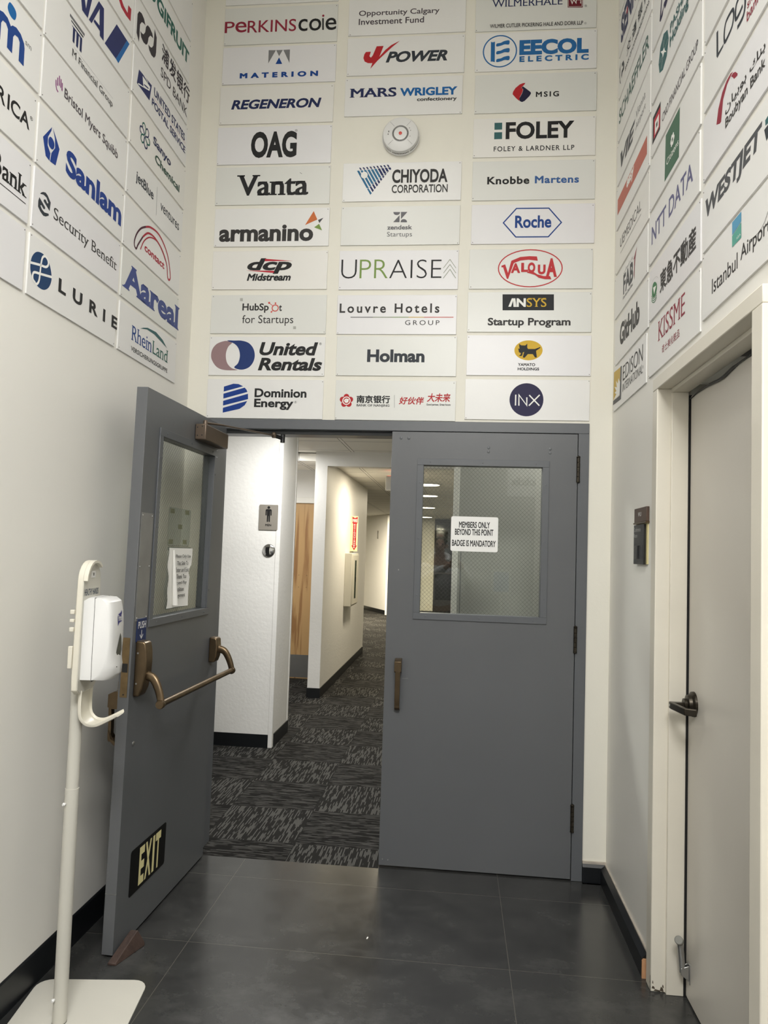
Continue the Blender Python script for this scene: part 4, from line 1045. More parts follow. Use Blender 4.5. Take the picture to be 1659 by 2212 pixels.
  ('T', 'Louvre Hotels', 'soot', -292.7, 8.5, 510.4, 48.9, {'b': 0.016, 's': 1.35}),
  ('T', 'GROUP', 'soot', 45.8, -53.9, 173.9, 24.3, {'s': 1.4}),
  ('P','soot',[(-234.8,-12.3),(-120.2,-12.3),(-120.1,-15.4),(-234.7,-15.5)],0),
  ('P','olive2',[(-120.2,-12.3),(-20.4,-12.2),(-20.3,-15.4),(-120.1,-15.4)],0),
  ('P','olive',[(-20.4,-12.2),(63.2,-12.2),(63.3,-15.4),(-20.3,-15.4)],0),
  ('P','yellow',[(63.2,-12.2),(141.2,-12.2),(141.3,-15.4),(63.3,-15.4)],0),
  ('P','coral',[(141.2,-12.2),(289.6,-12.2),(289.7,-15.4),(141.3,-15.4)],0),
 ]),
 'b2_7': ('b', -0.223, 2.521, [
  ('T', 'Holman', 'slate2', -147.2, -32.2, 292.0, 65.9, {'b': 0.028}),
 ]),
 'b2_8': ('b', -0.221, 2.294, [
  ('E','red2',-248.2,16.6,14.2,14.2,0),
  ('E','red2',-267.7,1.8,14.2,14.2,0),
  ('E','red2',-259.2,-21.7,14.2,14.2,0),
  ('E','red2',-234.4,-21.4,14.2,14.2,0),
  ('E','red2',-227.6,2.2,14.2,14.2,0),
  ('E','panel',-247.4,-4.5,19.0,19.0,2.2),
  ('E','panel',-247.4,-4.5,9.0,9.0,2.2),
  ('S','panel',2.2,[(-259.7,-0.9),(-249.8,-12.4),(-235.6,3.5)],0,0),
  ('T', '南京银行', 'black', -195.6, -16.0, 170.4, 40.9, {'x4': 0.028}),
  ('T', 'BANK OF NANJING', 'black', -194.5, -35.9, 167.2, 14.7, {'b': 0.006, 'bx': 0.02, 'serif': 1}),
  ('P','gray',[(-4.6,27.1),(-3.0,27.2),(-1.0,-37.2),(-2.5,-37.2)],0),
  ('T', '好伙伴', 'red2', 19.2, -19.9, 127.7, 38.6, {'x4': 0.02, 'i': 0.2}),
  ('T', '大未来', 'red2', 160.9, -5.8, 117.6, 44.2, {'x4': 0.02, 'i': 0.2}),
  ('T', 'Good partner, Great future', 'black', 159.4, -26.6, 120.1, 13.0, {'b': 0.014}),
 ]),
 'b3_0': ('b', 0.437, 4.317, [
  ('T', 'WILMERHALE', 'navy', -222.6, 26.0, 356.6, 39.1, {'b': -0.004, 'bx': 0.016, 'serif': 1}),
  ('P','maroon',[(158.6,87.7),(234.0,84.2),(235.3,5.0),(160.0,8.3)],0),
  ('S','panel',0.7,[(162.5,82.4),(230.2,80.8)],0,0),
  ('S','panel',0.7,[(230.2,80.8),(230.9,10.8)],0,0),
  ('S','panel',0.7,[(230.9,10.8),(163.8,12.2)],0,0),
  ('S','panel',0.7,[(163.8,12.2),(162.5,82.4)],0,0),
  ('S','panel',2,[(169.6,63.6),(182.2,27.3),(189.0,49.9),(201.4,28.4),(203.2,64.6)],0,0),
  ('S','panel',2,[(203.5,46.7),(223.6,45.8),(223.3,63.7),(224.0,26.4)],0,0),
  ('T', '®', 'gray', 243.3, 6.4, 12.0, 12.7, {}),
  ('T', 'WILMER CUTLER PICKERING HALE AND DORR LLP', 'soot', -229.6, -85.8, 467.9, 20.5, {'b': 0.008}),
  ('T', '®', 'gray', 243.9, -85.7, 11.5, 12.2, {}),
 ]),
 'b3_1': ('b', 0.441, 4.103, [
  ('E','azure2',-180.2,3.8,83.8,83.1,3.0),
  ('P','azure2',[(-226.9,56.9),(-220.4,53.0),(-213.1,53.8),(-206.3,56.1),(-205.1,-54.1),(-211.6,-50.8),(-218.9,-49.5),(-225.7,-50.3)],0),
  ('P','azure2',[(-197.2,44.4),(-176.3,48.7),(-159.5,56.8),(-134.2,59.4),(-135.2,38.4),(-156.6,39.3),(-174.5,33.3),(-197.9,29.6)],1),
  ('P','azure2',[(-196.2,2.9),(-175.4,7.2),(-158.5,15.3),(-133.2,17.9),(-134.2,-3.0),(-155.7,-2.2),(-173.6,-8.2),(-196.9,-12.0)],1),
  ('P','azure2',[(-195.3,-38.6),(-174.4,-34.3),(-157.5,-26.2),(-132.3,-23.6),(-133.3,-44.5),(-154.7,-43.7),(-172.6,-49.7),(-195.9,-53.4)],1),
  ('T', 'EECOL', 'azure2', -81.9, -21.7, 345.9, 80.9, {'b': 0.036}),
  ('T', 'ELECTRIC', 'azure2', -80.6, -57.8, 345.6, 30.5, {'b': 0.03, 's': 1.6}),
 ]),
 'b3_2': ('b', 0.444, 3.882, [
  ('P','red2',[(-51.0,52.6),(-55.6,43.7),(-64.1,35.3),(-71.6,24.9),(-64.8,23.7),(-62.2,16.0),(-68.1,-2.6),(-77.4,-21.6),(-79.3,-41.8),(-96.6,-26.1),(-114.0,-5.2),(-111.9,7.4),(-100.2,27.3),(-78.8,45.4),(-63.5,51.5)],0),
  ('P','navy3',[(-63.1,34.8),(-44.5,20.5),(-23.9,3.6),(-21.3,-4.1),(-29.2,-18.0),(-52.8,-42.6),(-66.2,-48.3),(-77.9,-41.8),(-79.2,-27.6),(-67.1,-4.2),(-60.8,15.9),(-62.9,22.6),(-70.2,24.8)],0),
  ('T', 'MSIG', 'black', 2.9, -23.9, 115.2, 28.3, {'b': 0.02, 's': 1.35}),
 ]),
 'b3_3': ('b', 0.442, 3.650, [
  ('P','teal',[(-199.5,78.5),(-160.7,78.5),(-160.4,42.5),(-199.1,42.1)],0),
  ('P','teal',[(-199.3,28.4),(-160.0,28.4),(-159.7,-7.5),(-199.4,-8.0)],0),
  ('T', 'FOLEY', 'black', -141.9, -10.2, 341.4, 91.0, {'b': 0.022}),
  ('T', 'FOLEY & LARDNER LLP', 'black', -200.2, -72.3, 401.4, 26.1, {'b': 0.008, 's': 1.2}),
 ]),
 'b3_4': ('b', 0.443, 3.425, [
  ('T', 'Knobbe', 'black', -229.9, -19.3, 210.9, 40.1, {'b': 0.022, 's': 1.1}),
  ('T', 'Martens', 'blue3', 8.2, -17.8, 217.7, 38.8, {'b': 0.022, 's': 1.1}),
 ]),
 'b3_5': ('b', 0.444, 3.199, [
  ('S','royal3',2.9,[(-81.1,80.2),(79.6,79.4),(142.6,5.2),(79.4,-67.7),(-81.5,-67.0),(-144.9,6.8)],1,0),
  ('T', 'Roche', 'royal3', -86.8, -21.5, 179.8, 64.5, {'b': 0.02}),
 ]),
 'b3_6': ('b', 0.439, 2.968, [
  ('E','red3',-1.6,2.8,157.3,94.6,2.6),
  ('P','red3',[(-144.8,16.9),(-126.1,23.6),(-110.8,-20.2),(-95.9,41.8),(-51.6,61.0),(-6.0,64.8),(30.5,62.9),(35.0,40.8),(-10.7,46.4),(-51.2,42.5),(-82.9,29.6),(-109.6,-51.7),(-116.2,-50.6),(-135.9,9.0),(-143.6,7.4)],0),
  ('T', 'A', 'red3', -97.1, -21.4, 46.8, 50.5, {'b': 0.035}),
  ('T', 'L', 'red3', -46.3, -16.5, 34.5, 47.3, {'b': 0.04}),
  ('T', 'O', 'red3', -13.9, -20.9, 37.5, 53.5, {'b': 0.04}),
  ('T', 'U', 'red3', 35.9, -29.0, 38.4, 49.8, {'b': 0.04}),
  ('T', 'A', 'red3', 76.1, -42.4, 54.4, 95.2, {'b': 0.035}),
  ('P','red3',[(-18.4,-19.7),(-4.4,-10.3),(16.0,-16.7),(33.9,-28.9),(66.9,-38.0),(97.1,-38.1),(103.5,-54.4),(72.3,-53.7),(41.8,-46.2),(21.3,-31.4),(1.0,-25.0)],0),
 ]),
 'b3_7': ('b', 0.437, 2.748, [
  ('P','ink',[(-133.5,90.2),(119.8,89.4),(121.3,8.3),(-131.6,8.5)],0),
  ('P','panel',[(-103.6,26.8),(-86.8,69.7),(-69.6,69.6),(-63.5,25.7),(-77.7,25.7),(-80.9,57.1),(-89.9,26.8)],0),
  ('T', 'N', 'panel', -63.0, 25.6, 45.6, 43.9, {'b': 0.03}),
  ('T', 'SYS', 'yellow', -13.4, 25.5, 97.3, 45.4, {'b': 0.0, 'bx': 0.014, 'serif': 1}),
  ('T', 'Startup Program', 'soot', -203.5, -80.1, 406.9, 50.5, {'b': 0.02}),
 ]),
 'b3_8': ('b', 0.438, 2.528, [
  ('E','yellow',-0.3,25.7,69.3,50.3,0),
  ('P','ink',[(-46.9,59.2),(-37.1,50.9),(-16.9,50.0),(-6.5,59.3),(-6.6,39.6),(-2.4,32.4),(30.7,32.5),(56.7,42.5),(58.2,38.9),(37.0,23.3),(41.7,-10.3),(32.6,-10.4),(21.2,6.6),(-2.9,6.5),(-18.6,-12.2),(-27.7,-10.7),(-21.3,17.8),(-28.2,13.6),(-29.9,-0.4),(-38.9,-4.1),(-47.1,-2.0),(-39.1,3.2),(-37.3,11.5),(-46.9,15.6),(-50.9,34.8),(-43.8,33.2),(-46.1,44.6)],0),
  ('T', 'YAMATO', 'black', -50.6, -54.1, 84.5, 15.0, {'b': 0.02}),
  ('T', 'HOLDINGS', 'black', -51.1, -75.7, 105.0, 14.5, {'b': 0.02}),
 ]),
 'b3_9': ('b', 0.435, 2.305, [
  ('E','indigo',-2.0,0.0,83.0,82.9,0),
  ('S','panel',3,[(-54.8,24.7),(-55.1,-29.4)],0,0),
  ('S','panel',3,[(-38.5,-30.2),(-39.2,23.8),(0.1,-28.2),(-0.3,11.9)],0,0),
  ('S','panel',3,[(11.0,23.3),(61.6,-29.0)],0,0),
  ('S','panel',3,[(62.0,24.9),(10.6,-29.6)],0,0),
 ]),
 'lA0': ('l', -0.492, 2.428, [
  ('T', 'Rhein', 'royal3', -187.9, -28.9, 207.8, 64.1, {'b': -0.004, 'bx': 0.02, 'serif': 1}),
  ('T', 'Land', 'green', 25.1, -27.5, 179.4, 59.5, {'b': -0.004, 'bx': 0.02, 'serif': 1}),
  ('P','teal',[(-107.7,44.3),(-76.1,58.0),(-33.5,71.0),(57.6,79.4),(135.2,66.1),(188.4,42.2),(115.7,53.4),(39.4,63.2),(-38.7,61.6)],0),
  ('T', 'VERSICHERUNGSGRUPPE', 'black', -186.1, -74.9, 391.9, 20.1, {'b': 0.012, 's': 1.1}),
 ]),
 'lA1': ('l', -0.494, 2.652, [
  ('T', 'Aareal', 'blue4', -291.5, -58.6, 611.4, 115.7, {'b': 0.026, 'serif': 1}),
 ]),
 'lA2': ('l', -0.497, 2.870, [
  ('T', 'contact', 'crim2', -101.5, -46.2, 219.0, 29.9, {'b': 0.022}),
  ('S','maroon2',9,[(-123.9,5.0),(-166.0,-48.4),(-181.1,-72.3),(-199.5,-65.5),(-199.9,-42.0),(-180.8,-4.5),(-145.5,32.9),(-99.5,61.0)],0,1),
  ('S','crim2',9,[(-99.5,61.0),(-50.9,80.6),(27.4,89.4),(91.7,72.3),(146.0,37.5),(178.7,-13.6),(191.3,-55.7),(177.3,-72.9),(159.8,-62.1),(141.9,-10.8),(82.4,33.8),(-1.8,53.8),(-72.2,44.5),(-123.9,5.0)],0,1),
  ('S','crim2',6,[(-140.7,-58.8),(-110.0,-7.8),(-51.8,34.4),(25.6,49.0),(90.4,25.7),(137.1,-7.0)],0,1),
 ]),
 'lA3': ('l', -0.491, 3.094, [
  ('T', 'jetBlue', 'slate2', -224.2, -26.1, 180.2, 59.0, {'b': 0.016}),
  ('S','slate2',1.6,[(-8.7,68.7),(-7.3,-63.6)],0,0),
  ('T', 'ventures', 'slate2', 35.1, -16.2, 224.4, 39.3, {'b': 0.004}),
 ]),
 'lA4': ('l', -0.485, 3.310, [
  ('S','navy',7,[(-163.8,6.0),(-148.0,9.4),(-133.1,19.4),(-131.5,39.0),(-146.7,46.9),(-157.0,37.5)],0,1),
  ('S','green',7,[(-167.3,8.0),(-162.3,23.4),(-163.5,41.3),(-179.6,52.5),(-194.1,43.2),(-191.1,29.6)],0,1),
  ('S','navy',7,[(-170.7,6.0),(-181.6,18.0),(-197.7,25.9),(-215.4,17.5),(-214.6,0.4),(-201.4,-3.8)],0,1),
  ('S','green',7,[(-170.7,2.0),(-186.5,-1.4),(-201.4,-11.4),(-203.0,-30.9),(-187.8,-38.8),(-177.5,-29.4)],0,1),
  ('S','navy',7,[(-167.3,0.0),(-172.2,-15.3),(-171.0,-33.3),(-154.9,-44.4),(-140.4,-35.2),(-143.4,-21.6)],0,1),
  ('S','green',7,[(-163.8,2.0),(-152.9,-9.9),(-136.8,-17.9),(-119.1,-9.5),(-119.9,7.7),(-133.2,11.9)],0,1),
  ('T', 'Sanyo', 'navy', -82.0, 8.4, 200.4, 48.6, {'b': 0.016}),
  ('T', 'Chemical', 'green2', -54.5, -47.6, 289.3, 36.9, {'b': 0.016}),
 ]),
 'lA5': ('l', -0.487, 3.530, [
  ('P','navy2',[(-253.2,25.2),(-122.9,40.7),(-138.8,-39.3),(-266.3,-43.2)],0),
  ('P','panel',[(-217.1,21.3),(-164.8,22.5),(-138.4,22.8),(-144.6,1.0),(-256.6,-42.3),(-251.5,-34.0),(-203.1,-17.8),(-209.4,-7.4)],0),
  ('S','panel',4,[(-249.7,38.2),(-209.1,32.4),(-161.0,27.9)],0,0),
  ('P','navy2',[(-204.5,-6.0),(-175.6,3.9),(-152.1,8.0),(-157.8,1.3),(-197.7,-9.0)],0),
  ('T', 'UNITED STATES', 'navy2', -97.4, 13.7, 370.4, 37.8, {'b': 0.014}),
  ('T', 'POSTAL SERVICE', 'navy2', -114.3, -42.3, 399.7, 33.2, {'b': 0.014}),
  ('S','coral',0.9,[(-107.5,-0.9),(286.3,10.5)],0,0),
 ]),
 'lA6': ('l', -0.497, 3.742, [
  ('P','aub',[(-268.6,53.2),(-244.7,61.5),(-220.8,55.4),(-204.5,37.5),(-220.4,34.9),(-240.5,26.3),(-254.7,5.2),(-256.1,-18.2),(-254.9,-45.2),(-258.3,-75.6),(-282.7,-52.9),(-282.4,30.5)],0),
  ('P','aub',[(-184.1,54.8),(-162.8,59.3),(-135.3,52.8),(-123.7,38.2),(-137.7,35.6),(-154.7,28.9),(-169.8,8.1),(-173.7,-13.9),(-178.7,-27.0),(-190.2,-39.2),(-215.0,-45.9),(-238.8,-40.8),(-249.6,-19.9),(-235.1,-19.3),(-219.0,-13.0),(-204.3,7.3),(-199.2,35.8)],0),
  ('P','aub',[(-114.9,89.4),(-89.3,67.4),(-88.0,-0.3),(-92.4,-21.0),(-106.2,-38.6),(-132.4,-45.5),(-157.6,-38.5),(-168.4,-21.5),(-148.9,-18.9),(-134.2,-11.7),(-118.7,8.8),(-115.5,38.3)],0),
  ('T', '浦发银行', 'aub', -28.9, 8.2, 346.5, 84.1, {'x4': 0.02, 's': 1.1}),
  ('T', 'SPD BANK', 'aub', -28.1, -66.7, 323.9, 44.8, {'b': 0.0}),
 ]),
 'lA7': ('l', -0.497, 3.958, [
  ('T', 'LO', 'green', -222.6, -21.5, 105.5, 69.0, {'b': 0.026}),
  ('T', 'GIFRUIT', 'green', -104.6, -21.9, 391.0, 70.7, {'b': 0.026}),
 ]),
 'lA8': ('l', -0.497, 4.178, [
 ]),
 'lB0': ('l', -1.130, 2.427, [
  ('P','blue5',[(-257.2,55.8),(-223.3,61.0),(-191.8,48.7),(-172.7,18.5),(-169.2,-9.4),(-183.7,-38.2),(-211.2,-55.9),(-245.5,-57.0),(-273.3,-43.6),(-291.3,-20.0),(-291.9,13.2),(-279.4,38.6)],1),
  ('S','panel',8,[(-293.8,4.6),(-241.0,17.7),(-207.0,24.5),(-193.2,37.9),(-197.2,52.2),(-213.1,58.7),(-227.1,49.9),(-233.6,31.5),(-236.9,1.7),(-240.6,-33.9),(-251.0,-50.6),(-262.9,-52.3)],0,1),
  ('S','panel',8,[(-166.6,4.8),(-235.7,-10.6),(-268.8,-18.0),(-278.0,-30.1),(-274.7,-44.2),(-260.6,-50.6)],0,1),
  ('T', 'LURIE', 'black', -124.4, -29.5, 440.8, 49.8, {'b': 0.026, 's': 1.9}),
 ]),
 'lB1': ('l', -1.125, 2.652, [
  ('P','slate2',[(-252.4,39.3),(-238.0,44.3),(-225.1,40.8),(-205.6,25.7),(-209.0,-5.7),(-247.0,11.0),(-245.2,17.6),(-235.6,21.0),(-224.7,13.4),(-219.1,17.6),(-231.5,30.3),(-249.2,31.5),(-268.1,24.7),(-263.9,31.1)],0),
  ('P','slate2',[(-271.7,11.5),(-236.4,-5.3),(-235.7,-11.4),(-244.3,-15.5),(-258.8,-8.3),(-263.3,-12.8),(-253.6,-20.9),(-238.4,-24.2),(-213.9,-17.1),(-212.3,-22.7),(-229.8,-34.2),(-244.4,-38.0),(-262.2,-32.2),(-276.4,-22.1),(-276.5,-2.3)],0),
  ('T', 'Security Benefit', 'soot', -184.0, -31.9, 465.5, 54.4, {'b': -0.008, 'bx': 0.014, 'serif': 1}),
 ]),
 'lB2': ('l', -1.122, 2.869, [
  ('P','royal2',[(-226.7,63.2),(-274.5,1.3),(-253.2,-52.5),(-229.6,-56.8),(-226.6,-29.2),(-246.0,-11.0),(-246.1,18.1),(-228.9,49.2)],0),
  ('P','royal2',[(-221.5,63.0),(-196.5,38.8),(-175.0,15.0),(-192.9,-52.6),(-226.7,-56.5),(-221.2,-24.1),(-201.9,3.9),(-205.9,35.4)],0),
  ('P','royal2',[(-235.8,24.1),(-219.8,26.0),(-207.6,15.4),(-209.5,-1.8),(-221.1,-11.4),(-237.6,-8.2),(-243.5,7.1)],1),
  ('T', 'Sanlam', 'royal2', -130.6, -44.8, 425.5, 93.3, {'b': 0.026}),
 ]),
 'lB3': ('l', -1.117, 3.095, [
  ('S','purple',5.5,[(-225.3,8.4),(-223.4,-9.5),(-217.7,-20.6),(-208.3,-24.2)],0,0),
  ('S','purple',5.5,[(-215.5,22.7),(-214.8,-5.9)],0,0),
  ('S','purple',5.5,[(-206.2,35.4),(-204.1,1.2)],0,0),
  ('S','purple',5.5,[(-195.7,30.5),(-194.8,0.1)],0,0),
  ('S','purple',5.5,[(-187.2,22.4),(-186.5,-5.2)],0,0),
  ('T', 'Bristol Myers Squibb', 'plum', -170.0, -27.6, 401.6, 46.0, {'b': 0.006}),
 ]),
 'lB4': ('l', -1.117, 3.309, [
  ('P','gray2',[(-164.1,78.3),(-62.3,78.6),(-63.3,67.8),(-165.0,68.0)],0),
  ('P','slate2',[(-154.5,62.0),(-69.0,62.5),(-72.5,55.9),(-154.8,57.4)],0),
  ('P','navy',[(-149.0,47.8),(-78.1,49.1),(-78.2,42.4),(-140.7,44.3)],0),
  ('P','navy',[(-140.8,45.3),(-126.0,45.5),(-127.4,-5.6),(-139.3,-5.6)],0),
  ('P','navy',[(-116.6,43.8),(-101.5,44.0),(-103.1,-5.5),(-115.3,-5.5)],0),
  ('P','navy',[(-92.0,43.3),(-78.3,43.4),(-78.5,-4.4),(-91.6,-5.4)],0),
  ('S','gray',0.7,[(-131.0,-19.8),(168.0,-19.3)],0,0),
  ('T', 'M Financial Group', 'soot', -139.2, -63.4, 306.1, 33.5, {'b': -0.006, 'bx': 0.012, 'serif': 1}),
 ]),
 'lB5': ('l', -1.117, 3.525, [
  ('P','navy2',[(166.2,72.2),(257.3,72.0),(174.3,-65.4),(82.0,-68.1)],0),
  ('P','azure',[(257.3,72.0),(280.0,72.2),(196.5,-68.2),(174.3,-65.4)],0),
  ('P','navy2',[(-101.8,-25.4),(-75.6,-15.8),(-64.2,-42.6),(-52.6,27.3),(-21.4,40.9),(-48.8,-66.6),(-88.9,-67.4)],0),
  ('P','navy2',[(21.9,54.6),(62.0,55.7),(72.3,-65.8),(42.3,-66.8),(41.2,-49.0),(-7.1,-48.5),(-1.9,-35.4),(36.1,-31.9),(31.3,31.8),(-20.7,-65.6),(-40.3,-65.8)],0),
 ]),
 'lB6': ('l', -1.117, 3.743, [
  ('P','crim2',[(163.3,-32.1),(184.3,-15.3),(214.7,-30.9),(249.7,-34.2),(253.5,2.1),(280.4,5.3),(278.4,-48.2),(238.7,-54.7),(196.4,-52.6)],0),
 ]),
 'lC0': ('l', -1.762, 2.427, [
 ]),
 'lC1': ('l', -1.756, 2.648, [
  ('T', 'ank', 'black', 163.2, -24.7, 126.5, 61.7, {'b': 0.004, 'bx': 0.022, 'serif': 1}),
  ('T', 'B', 'black', 110.9, -23.4, 48.8, 71.5, {'b': 0.004, 'bx': 0.022, 'serif': 1}),
  ('S','black',2.6,[(116.8,-42.8),(288.1,-42.7)],0,0),
 ]),
 'lC2': ('l', -1.747, 2.868, [
  ('T', 'ICA', 'black', 158.0, -23.2, 116.3, 49.7, {'b': 0.014}),
  ('T', 'R', 'black', 108.3, -23.8, 40.0, 49.9, {'b': 0.014}),
  ('T', '®', 'black', 273.4, 16.0, 15.3, 12.6, {}),
 ]),
 'lC3': ('l', -1.740, 3.095, [
  ('P','azure',[(131.0,74.8),(148.6,76.8),(163.2,70.6),(167.3,57.9),(160.7,40.2),(145.8,36.2),(131.6,41.0),(123.6,53.7)],1),
  ('P','royal3',[(89.9,17.2),(105.2,23.1),(126.8,21.6),(144.0,7.8),(152.0,16.4),(170.8,23.6),(193.9,19.6),(213.0,3.2),(217.4,-11.5),(218.0,-68.8),(191.4,-68.3),(191.1,-9.1),(181.7,-0.1),(165.1,-3.5),(158.0,-15.8),(157.3,-69.6),(131.7,-68.0),(131.4,-11.2),(120.9,-0.1),(105.1,-2.7),(98.4,-15.4),(98.4,-68.2),(72.6,-68.7),(70.1,8.5),(79.8,14.4)],0),
  ('T', 'sm', 'gray', 219.3, 5.6, 32.5, 12.5, {}),
 ]),
 'lC4': ('l', -1.740, 3.315, [
 ]),
 'rA0': ('r', -0.339, 2.343, [
  ('P','gold',[(-292.4,90.4),(-155.3,81.4),(-168.2,-48.6),(-301.5,-44.3)],0),
  ('P','panel',[(-151.4,-46.6),(-154.8,7.3),(-193.2,38.4),(-204.6,14.3),(-243.7,38.4),(-225.8,2.0),(-275.9,16.2),(-233.6,-13.5),(-273.9,-14.3),(-232.6,-28.5),(-290.1,-43.3),(-205.0,-46.9)],0),
  ('P','slate',[(-151.1,82.8),(-127.9,80.6),(-134.9,-74.2),(-304.5,-67.9),(-301.3,-46.9),(-161.6,-51.5)],0),
  ('T', 'EDISON', 'soot', -102.4, 1.3, 356.0, 70.3, {'b': -0.008}),
  ('T', 'INTERNATIONAL', 'soot', -105.4, -48.3, 358.0, 38.1, {'b': -0.008}),
  ('T', '®', 'gray', 254.7, -32.7, 13.2, 12.9, {}),
 ]),
 'rA1': ('r', -0.361, 2.563, [
  ('T', 'GitHub', 'soot', -198.9, -38.3, 368.0, 106.5, {'b': 0.03}),
 ]),
 'rA2': ('r', -0.341, 2.795, [
  ('T', 'FAB', 'slate', -123.3, -42.5, 189.9, 93.7, {'b': 0.026}),
  ('T', 'ﻲﺒﻇﻮﺑأ ﻚﻨﺑ', 'gray', -118.8, 52.1, 184.1, 24.9, {'b': 0}),
  ('T', 'First Abu Dhabi Bank', 'gray2', -123.9, -64.1, 184.3, 15.6, {'b': 0.006}),
  ('P','crim',[(131.6,81.8),(115.8,62.7),(104.4,43.4),(94.5,6.6),(90.2,-51.2),(81.4,-25.4),(84.4,29.3),(89.6,44.0),(68.6,44.2),(97.5,61.1),(118.9,74.3)],0),
 ]),
 'rA3': ('r', -0.351, 3.014, [
  ('T', 'UEMEDICAL', 'soot', -210.4, -5.8, 392.2, 48.2, {'b': 0.0}),
  ('S','tape',5,[(-202.3,-32.5),(181.2,-25.1)],0,0),
 ]),
 'rA4': ('r', -0.350, 3.236, [
  ('P','brick',[(-278.0,43.3),(267.1,45.6),(267.7,-33.6),(-279.3,-34.0)],0),
  ('T', 'easy', 'panel', -92.2, -11.4, 140.1, 51.8, {'b': 0.026, 'i': 0.2}),
 ]),
 'rA5': ('r', -0.352, 3.458, [
  ('T', 'VIE', 'slate', -235.0, -51.4, 287.6, 78.0, {'b': 0.03, 'i': 0.3}),
  ('T', 'Vienna', 'gray', 67.0, 11.8, 161.1, 38.3, {'b': -0.002}),
  ('T', 'Airport', 'gray', 66.7, -47.2, 167.4, 39.1, {'b': -0.002}),
 ]),
 'rA6': ('r', -0.355, 3.675, [
  ('T', 'SCHAEFFLER', 'jade', -280.1, -22.8, 554.9, 74.2, {'b': 0.014}),
 ]),
 'rA7': ('r', -0.355, 3.893, [
  ('P','slate2',[(-260.2,69.3),(-269.9,50.5),(-271.4,30.1),(-273.3,-11.2),(-254.8,-44.9),(-272.0,-31.3),(-285.5,7.7),(-284.5,49.9)],0),
  ('P','slate2',[(-200.2,35.6),(-183.7,7.4),(-188.3,-16.5),(-223.8,-11.0),(-236.0,-30.1),(-246.3,-8.3),(-238.3,7.4),(-207.1,4.8),(-212.5,21.2),(-234.9,24.1),(-236.1,43.9)],0),
  ('T', '交通银行', 'slate2', -134.7, 4.3, 397.1, 54.8, {'x4': 0.012, 's': 1.5}),
  ('T', 'BANK OF COMMUNICATIONS', 'slate2', -163.6, -45.4, 434.5, 20.3, {'b': 0.004}),
 ]),
 'rA8': ('r', -0.355, 4.111, [
  ('T', 'SENKO', 'navy', -264.2, -61.9, 409.2, 141.9, {'b': 0.032}),
  ('P','red',[(-123.1,32.5),(-131.4,1.8),(-151.5,13.2),(-144.4,36.8)],0),
 ]),
 'rA9': ('r', -0.355, 4.330, [
 ]),
 'rB0': ('r', -0.988, 2.350, [
  ('T', 'KISSME', 'crim', -170.8, 5.4, 325.0, 76.6, {'b': -0.006, 'bx': 0.018, 'serif': 1}),
  ('T', '奇士美化粧品', 'crim', -115.0, -55.4, 212.0, 30.5, {'x4': 0.004}),
 ]),
 'rB1': ('r', -0.988, 2.575, [
  ('T', '東急不動産', 'soot', -154.2, -45.2, 416.3, 87.1, {'x4': 0.03}),
  ('P','leaf',[(-228.3,34.9),(-206.1,23.6),(-194.0,9.0),(-197.5,-9.8),(-218.5,-24.3),(-248.1,-19.7),(-262.0,-6.5),(-261.6,18.0),(-250.4,34.3)],1),
  ('P','panel',[(-248.3,19.2),(-204.1,11.6),(-232.1,-13.3)],0),
  ('S','leaf',3,[(-271.1,-5.3),(-252.4,-21.4),(-222.7,-28.0),(-194.2,-21.0)],0,1),
  ('S','leaf',3,[(-270.7,-14.5),(-252.1,-29.7),(-222.3,-37.1),(-193.8,-30.0)],0,1),
  ('S','leaf',3,[(-270.3,-23.7),(-251.7,-37.9),(-221.9,-46.1),(-193.4,-38.9)],0,1),
  ('S','tape',1,[(-284.0,13.0),(-273.0,36.7),(-240.7,49.0),(-199.8,44.6),(-173.6,29.2)],0,1),
 ]),
 'rB2': ('r', -0.973, 2.808, [
  ('T', 'NTT DATA', 'violet', -265.0, -31.4, 505.8, 72.4, {'b': 0.012}),
 ]),
 'rB3': ('r', -0.976, 3.028, [
  ('P','forest',[(-84.7,89.9),(87.3,92.8),(81.9,-85.1),(-94.6,-83.0)],0),
  ('T', 'Citizens', 'panel', -71.1, -35.1, 145.8, 24.5, {'b': 0.002}),
  ('E','panel',19.1,23.1,8.84,8.84,0),
  ('E','panel',11.3,36.6,8.84,8.84,0),
  ('E','panel',-4.3,36.6,8.84,8.84,0),
  ('E','panel',-12.1,23.1,8.84,8.84,0),
  ('E','panel',-4.3,9.6,8.84,8.84,0),
  ('E','panel',11.3,9.6,8.84,8.84,0),
 ]),
 'rB4': ('r', -0.986, 3.246, [
  ('P','ink',[(-280.6,55.6),(-169.2,53.7),(-174.3,-54.3),(-284.4,-55.0)],0),
  ('P','red',[(-262.5,36.4),(-172.5,34.3),(-177.5,-40.7),(-264.8,-42.3)],0),
  ('P','panel',[(-246.1,16.7),(-190.7,17.3),(-192.7,-33.1),(-246.7,-35.5)],0),
  ('P','ink',[(-229.9,0.5),(-209.2,1.3),(-211.2,-17.2),(-229.2,-17.4)],0),
  ('T', 'CNO FINANCIAL GROUP', 'plum', -145.2, -47.6, 413.1, 33.7, {'b': 0.0}),
 ]),
 'rB5': ('r', -0.986, 3.467, [
  ('P','teal',[(-87.4,59.0),(-69.5,12.2),(-91.9,-39.3),(-143.8,-59.5),(-190.5,-40.8),(-205.3,4.5),(-182.8,57.4),(-137.9,80.1)],0),
  ('P','panel',[(-130.1,21.0),(-119.8,2.0),(-96.9,-20.6),(-127.5,-1.1),(-147.5,-8.5),(-153.4,10.7),(-179.1,37.8),(-146.3,19.4)],0),
  ('S','panel',1.2,[(-114.8,59.6),(-133.0,24.8)],0,0),
